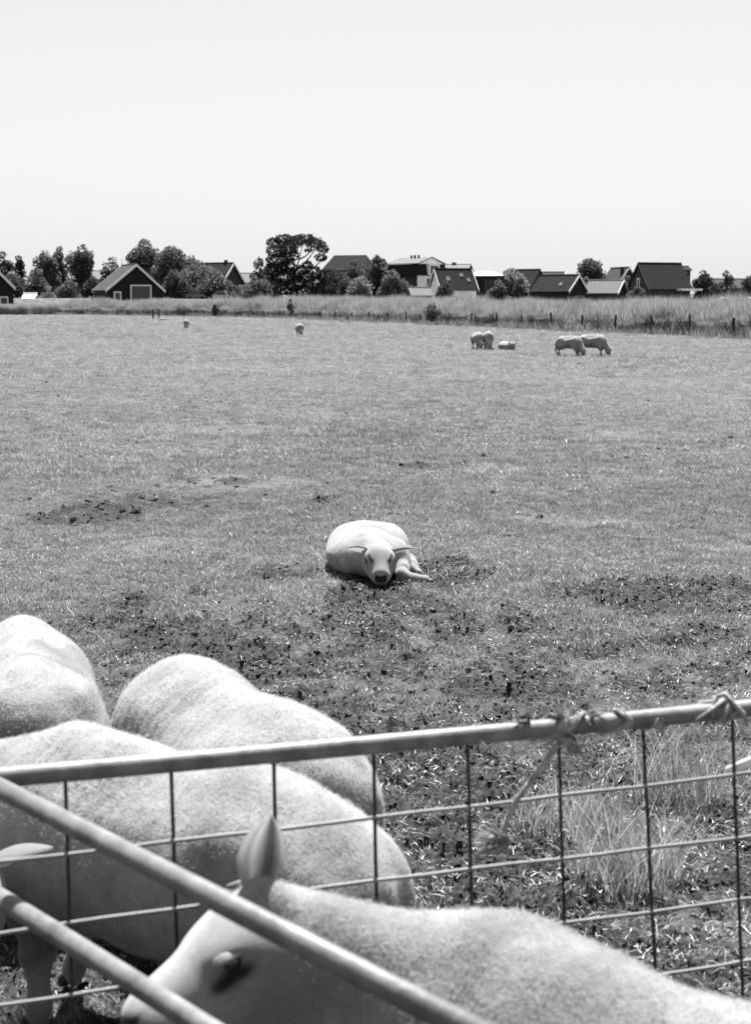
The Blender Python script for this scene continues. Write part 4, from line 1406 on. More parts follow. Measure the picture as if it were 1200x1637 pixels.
def add_head(B, P, N, roll=0.0, fine=True, w=1.0):
    P, e, s, u, L = head_frame(P, N, roll)
    X = lambda a, b, c: P + e * a + s * (b * w) + u * c
    M = np.array([e, s, u])
    k = .03
    B.ell(X(.045, 0, -.020), (.085, .070 * w, .066), .05, M)                     # cranium
    B.cone(X(.06, 0, -.010), X(L - .045, 0, -.022), .062 * w, .044 * w, .05)           # nasal bridge
    B.ell(X(L - .035, 0, -.036), (.044, .046 * w, .042), .02, M)                 # muzzle
    B.cone(X(.05, 0, -.075), X(L - .045, 0, -.060), .050 * w, .030 * w, .05)           # jaw
    for b in (1, -1):
        B.ell(X(.085, b * .036, -.062), (.070, .026, .045), .05, M)           # cheek
        B.ell(X(.074, b * .052, .014), (.040, .022, .018), .035, M)           # brow
        if fine:
            B.ell(X(.090, b * .069, .000), (.024, .013, .015), .010, M, sub=True)
            B.ell(X(.10, b * .060, -.028), (.03, .012, .010), .014, M)           # lower lid and cheekbone
            B.ell(X(L + .000, b * .017, -.030), (.012, .006, .009), .006, M, sub=True)
    if fine:
        B.cone(X(L + .01, .03, -.058), X(L + .01, -.03, -.058), .004, .004, .006, sub=True)
        B.cone(X(L - .05, .043, -.060), X(L + .008, .024, -.058), .003, .003, .005, sub=True)
        B.cone(X(L - .05, -.043, -.060), X(L + .008, -.024, -.058), .003, .003, .005, sub=True)
    return P, e, s, u, L


def tones(V, head, slit=False, seed=0, ring=False):
    """fleece / face / nose tone with shade painted under the eyes, plus a wool mask"""
    P, e, s, u, L = head
    q = V - P
    a, b, c = q @ e, q @ s, q @ u
    r = np.sqrt(b * b + (c + .03) ** 2)
    inhead = np.clip((0.14 - r) / .03, 0, 1) * np.clip((a + .03) / .05, 0, 1) * (a < L + .08)
    tone = WOOL * (1 - inhead) + FACE * inhead
    nose = np.clip((a - (L - .030)) / .012, 0, 1) * (r < .09) * np.clip((.026 - np.abs(c + .022)) / .006, 0, 1) * np.clip((.040 - np.abs(b) - .45 * np.clip(-.024 - c, 0, 1)) / .007, 0, 1)
    tone = tone * (1 - nose) + NOSE * nose
    mouth = np.exp(-((c + .058) / .005) ** 2) * np.clip((a - (L - .05)) / .02, 0, 1) * (r < .09) * .6
    tone = tone * (1 - mouth)
    eye = np.exp(-(((a - .096) / .030) ** 2 + ((np.abs(b) - .064) / .018) ** 2 + ((c + .018) / .022) ** 2)) * (r < .12)  # dark eye surround, with shade painted just below the eye
    tone = tone * (1 - .88 * np.clip(eye * 1.6, 0, 1))
    if ring:                                       # shadow crescent painted under the eye and along the tear groove
        k_ = np.exp(-(((a - .096) / .027) ** 2 + ((c + .014) / .012) ** 2)) + .9 * np.exp(-(((a - .128) / .014) ** 2 + ((c + .022) / .009) ** 2))
        tone = tone * (1 - .93 * np.clip(k_ * 1.5, 0, 1) * (np.abs(b) > .03) * (r < .13))
    if slit:                                       # dark lids and tear lines seen from the front
        ab = np.abs(b)
        t_ = np.clip(((a - .082) * .050 + (ab - .072) * -.022) / (.050 ** 2 + .022 ** 2), 0, 1)
        ds = np.sqrt((a - .082 - .050 * t_) ** 2 + (ab - .072 + .022 * t_) ** 2)
        tone = tone * (1 - .85 * np.clip((.013 - .005 * t_ - ds) / .005, 0, 1) * (c > -.05) * (r < .13))
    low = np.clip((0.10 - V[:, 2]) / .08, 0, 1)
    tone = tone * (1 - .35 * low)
    dirt = fbm2(V[:, 0] * 6 + seed, V[:, 2] * 6 + V[:, 1] * 4, 40 + seed, 3)
    tone = tone * (1 - .38 * np.clip((dirt - .56) * 4.5, 0, 1))
    d2 = fbm2(V[:, 0] * 17 + 3 * seed, V[:, 2] * 15 + V[:, 1] * 13, 60 + seed, 3)
    tone = tone * (1 - .16 * np.clip((d2 - .5) * 5, 0, 1) * (1 - inhead))
    wool = np.clip(1 - inhead, 0, 1) * np.clip((V[:, 2] - .22) / .1, 0.15, 1)
    return tone, wool, inhead


def finish_sheep(name, B, head, h, label, loc, rz, ears, group=None, seed=0, it=2, lumps=0.0026, fine=True, zmin=None, hooves=(), eyes=True, cat='sheep', wool_low=None, fuzz=0.0, ear_up=0.0, lids=False, slit=False):
    V, F = B.mesh(h, zmin)
    V = smooth_mesh(V, F, it, .5)
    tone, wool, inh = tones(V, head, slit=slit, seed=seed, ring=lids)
    if wool_low is not None:
        wool = np.maximum(wool, wool_low * (1 - inh))
    N = normals(V, F)
    d = lumps * ((noise3(V * 14, seed) - .5) * 2 + (noise3(V * 45, seed + 3) - .5) * .8 * (h < .015)) + .027 * (lumps > 0) * (noise3(V * 6, seed + 9) - .5)
    ph_ = V[:, 0] * 150 + 9 * (noise3(V * 4, seed + 20) - .5) + V[:, 2] * 30
    d = d + (lumps > 0) * .0008 * np.sin(ph_ + 6 * noise3(V * 9, seed + 22)) * np.clip(noise3(V * 3.5, seed + 21) * 2.2 - .6, 0, 1)   # ridges left by the shears
    V = V + N * (d * wool)[:, None]
    P, e, s, u, L = head
    tone2 = list(tone); wool2 = list(wool)
    allV, allF = [V], [F]
    base = len(V)
    for (side, dl, upv, EL, EW) in ears:
        bp = P + e * (.012 - .03 * ear_up) + s * side * (.055 - .045 * ear_up) + u * (.018 + .050 * ear_up)
        d_ = e * dl[0] + s * side * dl[1] + u * dl[2]
        o_ = e * upv[0] + s * side * upv[1] + u * upv[2]
        EV, EF = ear_geo(bp, d_, o_, EL, EW)
        n = len(EV)
        allV.append(EV); allF.append(EF + base)
        # darker bare skin inside, with lit rims and shaded side painted as stripes
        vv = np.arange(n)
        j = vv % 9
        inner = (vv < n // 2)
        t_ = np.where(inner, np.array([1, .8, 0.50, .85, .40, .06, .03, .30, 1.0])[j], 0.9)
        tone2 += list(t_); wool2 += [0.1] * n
        base += n
    V = np.concatenate(allV); F = np.concatenate(allF)
    root = empty(name, loc, rz)
    tag(root, label, cat, group)
    me = np_mesh('body', V, F, smooth=True)
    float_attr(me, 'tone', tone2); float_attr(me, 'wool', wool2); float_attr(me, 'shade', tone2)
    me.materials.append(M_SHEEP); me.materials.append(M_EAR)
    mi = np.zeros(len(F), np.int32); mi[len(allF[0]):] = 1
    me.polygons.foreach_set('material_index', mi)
    link_mesh('body', me, M_SHEEP, root)
    if eyes:
        eye_r = .0185 if not ear_up else .026
        for b in (1, -1):
            c = P + e * .090 + s * b * (.053 + .002 * ear_up) + u * .003 * ear_up
            sph = MB()
            n1, n2 = 8, 12
            VV = [tuple(c + np.array([eye_r * math.sin(PI * i / n1) * math.cos(2 * PI * j / n2), eye_r * math.sin(PI * i / n1) * math.sin(2 * PI * j / n2), eye_r * math.cos(PI * i / n1)])) for i in range(n1 + 1) for j in range(n2)]
            sph.add(VV, [(i * n2 + j, (i + 1) * n2 + j, (i + 1) * n2 + (j + 1) % n2, i * n2 + (j + 1) % n2) for i in range(n1) for j in range(n2)])
            sph.build('eye', M_EYE, root, True)
            if lids:
                ld = MB()
                ax1 = s * b * .22 + u * .975                     # lid opens downwards and outwards
                ax2 = e
                ax3 = np.cross(ax1, ax2)
                n1, n2 = 9, 14
                VV = []
                for rr_ in (eye_r * 1.22, eye_r * 1.03):
                    for i in range(n1 + 1):
                        th_ = (i / n1) * 1.12
                        for j in range(n2):
                            ph_ = 2 * PI * j / n2
                            VV.append(tuple(c + rr_ * (ax1 * math.cos(th_) + (ax2 * math.cos(ph_) * 1.25 + ax3 * math.sin(ph_)) * math.sin(th_))))
                m_n = (n1 + 1) * n2
                FF = [(i * n2 + j, i * n2 + (j + 1) % n2, (i + 1) * n2 + (j + 1) % n2, (i + 1) * n2 + j) for i in range(n1) for j in range(n2)]
                FF += [tuple(m_n + q_ for q_ in f[::-1]) for f in FF]
                FF += [(n1 * n2 + j, n1 * n2 + (j + 1) % n2, m_n + n1 * n2 + (j + 1) % n2, m_n + n1 * n2 + j) for j in range(n2)]
                ld.add(VV, FF).build('eyelid', M_LID, root, True)
    for (a, b_, sz) in hooves:
        a, b_ = Vector(a), Vector(b_)
        hm = MB()
        side = (b_ - a).cross(Vector((0, 0, 1)))
        if side.length < .003: side = Vector((0, 1, 0))
        side.normalize()
        for q in (1, -1):
            o_ = side * (sz * .42 * q)
            hm.tube([a + o_, a.lerp(b_, .5) + o_, b_ + o_ * .8], [sz * .5, sz * .62, sz * .30], 8)
        hm.build('hoof', M_HOOF, root, True)
    if fuzz: add_fuzz(root, fuzz, 1.0 if h > .008 else .7, seed)
    return root


def leg_set(B, front, hind, zoff=0.0):
    pass


def standing(B, fl=None, girth=1.0, croup=0.0):
    """barrel, shoulders, haunches and four legs of a shorn ewe; +x is forwards"""
    g = girth
    B.ell((.03, 0, .475), (.46, .225 * g, .205), .06)
    B.ell((.26, 0, .49), (.24, .205 * g, .215), .08)
    B.ell((-.24 - .03 * croup, 0, .485 + .02 * croup), (.27, .220 * g, .200), .08)
    B.cone((.30, 0, .655), (-.22, 0, .650), .055, .06, .10)                  # spine
    B.ell((.42, 0, .46), (.14, .15, .17), .08)                               # brisket
    for s in (1, -1):
        B.ell((.32, s * .135, .45), (.13, .075, .19), .07)                     # shoulder
        B.ell((-.36, s * .125, .41), (.15, .092, .19), .06)                    # thigh
        B.ell((-.27 - .06 * croup, s * .12, .60 + .03 * croup), (.09, .05, .045), .07)                     # hip bone
    B.cone((-.30, 0, .62 + .04 * croup), (-.47, 0, .50 + .09 * croup), .07, .035 + .025 * croup, .08)                   # croup
    B.ell((-.485, 0, .47), (.035, .030, .07), .04)                           # docked tail
    B.cone((-.53, 0, .40), (-.50, 0, .24), .020, .022, .05, sub=True)        # cleft between the thighs
    hoof = []
    fl = fl or [((.33, .115), (.33, .115), (.0)), ((.33, -.115), (.36, -.115), 0), ((-.40, .12), (-.44, .12), 0), ((-.40, -.12), (-.40, -.12), 0)]
    for i, (top, foot, _) in enumerate(fl):
        tx, ty = top; fx, fy = foot
        if i < 2:
            B.chain([(tx, ty, .38), (tx + .015, ty * .95, .235), ((tx + fx) / 2 + .012, (ty + fy) / 2, .205), (fx, fy, .075), (fx + .012, fy, .045)], [.075, .040, .034, .024, .028], .03)
            hoof.append(((fx + .010, fy, .050), (fx + .045, fy, .014), .030))
        else:
            B.chain([(tx + .03, ty, .40), (tx + .06, ty, .34), (tx - .075, ty * .97, .25), (tx - .085, ty * .97, .225), (fx - .01, fy, .075), (fx + .005, fy, .045)], [.11, .075, .036, .032, .025, .029], .035)
            hoof.append(((fx + .0, fy, .050), (fx + .038, fy, .014), .030))
    return hoof


M_FUZZ = leaf_mat('wool_fibre', 0.36, 0.55, 0.08)
_tr = [n for n in M_FUZZ.node_tree.nodes if n.type == 'BSDF_TRANSLUCENT'][0]
M_FUZZ.node_tree.links.remove(_tr.inputs['Color'].links[0])
_tr.inputs['Color'].default_value = (.48, .48, .48, 1)
FUZZ = [blades_mesh('wool_tuft', 6, .005, .0025, .0060, .0010, 1.3, 700 + k, M_FUZZ, seg=2) for k in range(4)]
for _f in FUZZ: PROTO.objects.link(_f)


def add_fuzz(root, keep=1.0, size=1.0, seed=0):
    """short shorn fleece standing on the body, as one part of the sheep"""
    me = [c for c in root.children if c.name.startswith('body')][0].data
    n = len(me.vertices)
    co = np.zeros(n * 3, np.float32); me.vertices.foreach_get('co', co); co = co.reshape(-1, 3)
    no = np.zeros(n * 3, np.float32); me.vertices.foreach_get('normal', no); no = no.reshape(-1, 3)
    wl = np.zeros(n, np.float32); me.attributes['wool'].data.foreach_get('value', wl)
    r = np.random.default_rng(seed)
    k = (r.random(n) < keep * np.clip(wl * 1.4 - .25, 0, 1))
    co, no = co[k] + r.normal(size=(k.sum(), 3)) * .002, no[k] + r.normal(size=(k.sum(), 3)) * .25
    no /= np.linalg.norm(no, axis=1)[:, None]
    rx = np.arccos(np.clip(no[:, 2], -1, 1)); rz = np.arctan2(no[:, 0], -no[:, 1])
    s_ = size * (.45 + .35 * r.random(len(co)) + .75 * noise3(co * 38, seed + 5))
    o = scatter('fleece', co, np.stack([rx, np.zeros_like(rx), rz], 1), np.stack([s_, s_, s_], 1), FUZZ, None)
    o.parent = root
    return o


def to_local(p, loc, rz):
    d = Vector(p) - Vector(loc)
    c, s = math.cos(-rz), math.sin(-rz)
    return np.array([d.x * c - d.y * s, d.x * s + d.y * c, d.z])


def heading(hx, hy):
    return math.atan2(hy, hx)


def build_flock():
    NEAR = 'sheep crowding at the pen'
    ear_up = (1, (-.15, .55, .9), (.5, .8, -.1), .135, .075)
    # ---- the ewe inside the pen, head towards the left
    loc, rz = Vector((.46, 2.00, 0)), heading(-.80, .60)
    B = Body()
    hf = standing(B)
    Pw, Nw = at(418, 1485, 2.24), at(196, 1626, 2.09)
    P, N = to_local(Pw, loc, rz), to_local(Nw, loc, rz)
    P[2] /= .955; N[2] /= .955
    head = add_head(B, P, N, roll=0.30, w=1.08)
    e = head[1]
    B.cone((.34, 0, .58), tuple(P - e * .01 + np.array([0, 0, -.055])), .135, .080, .09)
    B.cone((.34, 0, .62), tuple(P - e * .03 + np.array([0, 0, -.02])), .08, .055, .08)
    B.cone((.40, 0, .47), tuple(P + e * .03 + np.array([0, 0, -.10])), .12, .055, .08)
    up_w = np.array([.30, .05, .95])
    def wdir(v):                                    # world direction -> head frame coefficients
        v = to_local(Vector(v) + Vector(loc), loc, rz)
        return v @ head[1], v @ head[2], v @ head[3]
    eb = P - head[1] * .018 + head[2] * .012 + head[3] * .058
    dloc = to_local(Vector((.20, -.05, 1.0)) + Vector(loc), loc, rz)
    fw = to_local(Vector((.01, -.030, 0)) + Vector(loc), loc, rz)
    B.ell(tuple(eb - dloc * .005 + fw), (.036, .030, .040), .035)
    dl = wdir((.20, -.05, 1.0)); ol = wdir((.36, -.93, .05))
    dr = wdir((-.45, .80, -.35)); orr = wdir((-.4, -.2, .5))
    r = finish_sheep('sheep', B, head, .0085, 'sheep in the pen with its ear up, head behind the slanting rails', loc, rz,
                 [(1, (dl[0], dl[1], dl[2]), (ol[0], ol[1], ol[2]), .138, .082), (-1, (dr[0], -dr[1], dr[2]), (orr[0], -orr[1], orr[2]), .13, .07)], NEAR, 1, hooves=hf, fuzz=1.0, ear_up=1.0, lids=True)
    r.scale = (1, 1, .955)
    # ---- the one along the outside of the mesh hurdle
    loc, rz = Vector((-.43, 3.035, 0)), heading(-.844, .536)
    B = Body(); hf = standing(B, [((.33, .115), (.36, .10), 0), ((.36, -.115), (.44, -.10), 0), ((-.40, .13), (-.47, .14), 0), ((-.40, -.12), (-.36, -.12), 0)], girth=1.02)
    P, N = (.66, .04, .60), (.80, .10, .40)
    head = add_head(B, P, N)
    B.cone((.36, 0, .57), (.64, .035, .57), .135, .085, .09).cone((.42, 0, .47), (.69, .05, .50), .11, .06, .08)
    finish_sheep('sheep', B, head, .010, 'sheep along the outside of the mesh hurdle, with thin wires crossing its flank', loc, rz,
                 [(1, (-.3, .9, .1), (.4, .2, .8), .13, .07), (-1, (-.3, .9, .1), (.4, .2, .8), .13, .07)], NEAR, 2, hooves=hf, fuzz=1.0)
    # ---- middle one behind, rump to the right
    loc, rz = Vector((-.385, 3.72, 0)), heading(-.53, .85)
    B = Body(); hf = standing(B, girth=1.06, croup=1.0)
    P, N = (.60, -.06, .25), (.66, -.10, .05)
    head = add_head(B, P, N, fine=False)
    B.cone((.36, 0, .55), (.57, -.05, .27), .135, .075, .09).cone((.42, 0, .45), (.58, -.05, .22), .10, .06, .08)
    r = finish_sheep('sheep', B, head, .010, 'sheep with its broad rump rising behind the left part of the top rail', loc, rz,
                 [(1, (-.3, .9, .1), (.4, .2, .8), .13, .07), (-1, (-.3, .9, .1), (.4, .2, .8), .13, .07)], NEAR, 3, hooves=hf, fuzz=1.0)
    r.scale = (.96, .96, .96)
    # ---- far left one, cut by the edge
    loc, rz = Vector((-1.075, 4.27, 0)), heading(-.28, .96)
    B = Body(); hf = standing(B, girth=1.08, croup=.7)
    P, N = (.68, .03, .52), (.80, .05, .31)
    head = add_head(B, P, N, fine=False)
    B.cone((.36, 0, .56), (.66, .03, .50), .135, .085, .09).cone((.42, 0, .47), (.71, .03, .44), .11, .06, .08)
    r = finish_sheep('sheep', B, head, .011, 'rearmost sheep of the pen group, its pale rump cut by the left edge', loc, rz,
                 [(1, (-.3, .9, .1), (.4, .2, .8), .13, .07), (-1, (-.3, .9, .1), (.4, .2, .8), .13, .07)], NEAR, 4, hooves=hf, fuzz=1.0)
    r.scale = (.94, .94, .94)
    # ---- one mostly beyond the left edge: only its ear tip reaches into the picture
    loc, rz = Vector((-1.46, 3.02, 0)), heading(.97, -.22)
    B = Body(); hf = standing(B)
    P, N = (.60, -.04, .53), (.70, -.17, .35)
    head = add_head(B, P, N)
    B.cone((.36, 0, .55), (.58, -.03, .50), .135, .085, .09).cone((.42, 0, .45), (.62, -.05, .43), .11, .06, .08)
    finish_sheep('sheep', B, head, .012, 'sheep beyond the left edge, only its bright ear tip showing under the rails', loc, rz,
                 [(1, (-.1, 1.0, .05), (.5, .1, -.6), .15, .06), (-1, (-.3, .9, .1), (.4, .2, .8), .13, .07)], NEAR, 5, hooves=hf)

    # ---- the resting one facing the camera
    g = ground_at(600, 936)
    loc, rz = Vector((g.x - .02, g.y + .45, 0)), heading(.03, -1)
    B = Body()
    # local +x towards the camera, +y = picture right
    B.ell((-.08, -.03, .125), (.42, .235, .135), .06)
    B.ell((-.28, -.04, .13), (.24, .235, .145), .08)
    B.ell((.12, -.01, .145), (.20, .185, .145), .08)
    B.cone((.08, .0, .215), (-.24, -.03, .205), .06, .07, .1)
    for q in (.09, -.13): B.ell((-.29, q, .20), (.13, .09, .06), .08)
    B.ell((-.10, -.13, .09), (.30, .165, .10), .08)                          # belly spread to picture left
    B.ell((-.28, .15, .11), (.20, .10, .125), .06)                           # haunch
    B.ell((.16, .165, .125), (.13, .07, .12), .05)                           # shoulders
    B.ell((.16, -.15, .125), (.12, .06, .11), .05)
    B.cone((.20, 0, .18), (.36, .02, .18), .105, .09, .08)
    B.cone((.22, 0, .12), (.40, .02, .12), .10, .065, .07)
    # forelegs: right picture side elbow bent, shank forward and out; second foot tucked at the side
    B.chain([(.20, .17, .12), (.31, .175, .075), (.37, .17, .055)], [.06, .042, .036], .03)
    B.chain([(.37, .17, .055), (.42, .25, .035), (.435, .315, .028)], [.033, .024, .026], .02)
    B.chain([(.10, .24, .10), (.16, .255, .07), (.20, .25, .05)], [.04, .034, .030], .03)
    B.chain([(.20, .25, .05), (.235, .29, .036)], [.028, .026], .02)
    P, N = (.385, .035, .195), (.590, .035, .088)
    head = add_head(B, P, N, w=1.18)
    finish_sheep('sheep', B, head, .0075, 'sheep lying alone in the middle of the field facing the camera', loc, rz,
                 [(1, (-.05, 1.0, .10), (.9, .0, -.3), .160, .072), (-1, (-.05, 1.0, .08), (.9, .0, -.3), .165, .072)], None, 6, it=1, lumps=.003,
                 hooves=[((.436, .315, .03), (.452, .372, .018), .026), ((.235, .29, .036), (.262, .325, .018), .026)], zmin=0.0, wool_low=.8, fuzz=.6, slit=True)
    # yellow/white tag in the picture-right ear
    # ---- far sheep
    FAR = 'sheep grazing far out in the field'
    M_ = {}

    def far_proto(kind):
        B = Body()
        if kind == 'graze':
            hf = standing(B, [((.33, .115), (.30, .115), 0), ((.33, -.115), (.42, -.115), 0), ((-.40, .12), (-.48, .12), 0), ((-.40, -.12), (-.38, -.12), 0)])
            P, N = (.64, .0, .24), (.70, .01, .03)
            head = add_head(B, P, N, fine=False)
            B.cone((.36, 0, .55), (.60, 0, .26), .135, .075, .09).cone((.42, 0, .45), (.60, 0, .21), .10, .06, .08)
            ears = [(1, (-.2, 1, .1), (.4, .2, .8), .14, .07), (-1, (-.2, 1, .1), (.4, .2, .8), .14, .07)]
        elif kind == 'lie':
            hf = ()
            B.ell((-.05, 0, .20), (.48, .26, .21), .06).ell((-.30, 0, .20), (.27, .26, .22), .08).ell((.22, 0, .20), (.22, .2, .19), .08)
            B.chain([(.25, .14, .1), (.42, .12, .05), (.55, .13, .04)], [.06, .04, .03], .03)
            P, N = (.50, .0, .34), (.66, -.05, .20)
            head = add_head(B, P, N, fine=False)
            B.cone((.28, 0, .24), (.48, 0, .30), .13, .085, .09)
            ears = [(1, (-.2, 1, .1), (.4, .2, .8), .14, .07), (-1, (-.2, 1, .1), (.4, .2, .8), .14, .07)]
        return B, head, ears, hf

    cache = {}

    def far(kind, px, py, hx, hy, label, sc=1.0):
        g = ground_at(px, py)
        rz = heading(hx, hy)
        if kind not in cache:
            B, head, ears, hf = far_proto(kind)
            r = finish_sheep('sheep', B, head, .017, label, g, rz, ears, FAR, 7, it=2, lumps=.004, hooves=hf, zmin=0.0 if kind == 'lie' else None)
            cache[kind] = r
        else:
            src = cache[kind]
            r = src.copy(); COL.objects.link(r)
            r.location = g; r.rotation_euler = (0, 0, rz)
            for ch in src.children:
                c = ch.copy(); COL.objects.link(c); c.parent = r
            r['label'] = label
        sc *= .96
        r.scale = (sc, sc, sc * (.82 if kind == 'lie' else 1))
        return r
    far('graze', 908, 569.5, .75, -.66, 'left one of the two sheep grazing side by side at right', 1.0)
    far('graze', 944, 569, .86, -.5, 'right one of the two sheep grazing side by side at right', 1.06)
    far('graze', 763, 558.5, .15, -1, 'left one of the paired sheep facing the camera beside a lying one', .98)
    far('graze', 779.5, 558.5, -.05, -1, 'right one of the paired sheep facing the camera beside a lying one', 1.04)
    far('graze', 479, 536, .18, -1, 'lone sheep with head down before the fence below the pine', 1.0)
    far('graze', 298, 525.5, .1, -1, 'lone sheep with head down in the far left of the field', 1.0)
    far('lie', 811, 560, .30, -.95, 'sheep lying down beside the standing pair', 1.05)
    far('lie', 261, 513, 1, -.15, 'tiny sheep lying down farthest away near the two stakes', .98)


build_flock()

# ------------------------------------------------------------------ the pen: two hurdles
M_GALV = mat('galvanised_steel', 0.15, 0.55, 0.38, 22, 0.15, 60, metal=0.0, spec=0.4, stretch=(1, 1, 1))
M_GALVW = mat('galvanised_wire', 0.20, 0.55, 0.15, 30, metal=0.0, spec=0.4)
M_SHADEDW = mat('shaded_wire', 0.03, 0.7, 0.3, 40)  # same wire as the horizontals, darkened to paint shade on the uprights


def build_hurdles():
    # far, mesh hurdle: its upright plane through the rail seen in the photo
    A = at_height(0, 1243, .915)
    Bp = at_height(1200, 1133, .915)
    d = (Bp - A); d.z = 0; d.normalize()
    nrm = Vector((d.y, -d.x, 0))
    A0 = A - d * .22
    root = empty('mesh_hurdle', (A0.x, A0.y, 0))
    tag(root, 'grey steel sheep hurdle with wire mesh crossing the picture below a pale top rail', 'hurdle')
    o = Vector((A0.x, A0.y, 0))

    def onplane(px, py, off=0.0):
        r = ray(px, py)
        c = Vector((0, 0, CAM_H))
        t = (A - c).dot(nrm) / r.dot(nrm)
        return c + r * t + nrm * off
    top = [onplane(-110, 1253), onplane(0, 1243), onplane(300, 1217), onplane(600, 1190), onplane(900, 1162), onplane(1200, 1132), onplane(1420, 1110)]
    top = [p - o for p in top]
    MB().tube(top, .0175, 14).build('top_rail', M_GALV, root, True)
    # mesh verticals
    for (x0, y0, x1, y1) in [(-62, 1262, -50, 1700), (105, 1252, 118, 1650), (274, 1235, 288, 1650), (438, 1220, 446, 1640), (597, 1205, 606, 1640), (747, 1190, 759, 1640), (892, 1175, 907, 1640), (1027, 1160, 1051, 1640), (1169, 1142, 1188, 1640), (1305, 1130, 1330, 1640)]:
        p0, p1 = onplane(x0, y0), onplane(x1, y1)
        f = (.06 - p0.z) / (p1.z - p0.z)
        p1 = p0 + (p1 - p0) * f
        n = 9
        pts = [p0.lerp(p1, k / n) - o + nrm * (.0015 * math.sin(k * 2.3 + x0)) for k in range(n + 1)]
        MB().tube(pts, .0036, 7).build('mesh_upright', M_SHADEDW, root, True)
    # mesh horizontals
    rows = [(-110, 1389, 600, 1305, 1150, 1240, 1400, 1206), (-110, 1505, 600, 1405, 1150, 1341, 1400, 1305), (-110, 1622, 600, 1513, 1150, 1441, 1400, 1402), (-110, 1740, 600, 1622, 1150, 1541, 1400, 1500), (-110, 1850, 600, 1725, 1150, 1635, 1400, 1590)]
    for r_ in rows:
        key = [(r_[0], r_[1]), (r_[2], r_[3]), (r_[4], r_[5]), (r_[6], r_[7])]
        pts = []
        for (a, b) in zip(key[:-1], key[1:]):
            pa, pb = onplane(*a), onplane(*b)
            for k in range(8):
                q = pa.lerp(pb, k / 8)
                pts.append(q - o + nrm * .0065 + Vector((0, 0, .0012 * math.sin(k * 1.7 + r_[1]))))
        pts.append(onplane(*key[-1]) - o + nrm * .0065)
        MB().tube(pts, .0038, 7).build('mesh_wire', M_GALVW, root, True)
    # end posts outside the picture, and the pale brace seen at the right edge
    for p in (top[0], top[-1]):
        MB().tube([(p.x, p.y, -.05), (p.x, p.y, .915)], .0175, 12).build('end_post', M_GALV, root, True)
    b0, b1 = onplane(1168, 1236, -.012) - o, onplane(1420, 1130, -.02) - o
    MB().tube([b0, b1], .010, 10).build('brace', mat('pale_rod', .8, .5, .1, 30), root, True)

    # near hurdle running towards the camera, round rails
    P0, P1 = at_height(0, 1260, .915), at_height(740, 1640, .915)
    e = (P1 - P0); L = e.length; e.normalize()
    o2 = P0 - e * .16
    root2 = empty('rail_hurdle', (o2.x, o2.y, 0), math.atan2(e.y, e.x))
    tag(root2, 'steel hurdle of round rails slanting across the lower left corner, out of focus', 'hurdle')
    LL = 1.55
    zs = [.915, .72, .42, .20]
    q0, q1 = at_height(0, 1432, .915), None
    for i, z in enumerate(zs):
        MB().tube([(0, 0, z), (LL, 0, z)], .0165, 14).build('rail', M_GALV, root2, True)
    for x in (0, LL):
        MB().tube([(x, 0, -.05), (x, 0, .93)], .0175, 12).build('end_post', M_GALV, root2, True)


build_hurdles()

# ------------------------------------------------------------------ baler twine on the rail
M_TWINE = mat('twine_fibre', 0.34, 0.95, 0.35, 60, 0.6, 200, spec=0.1)


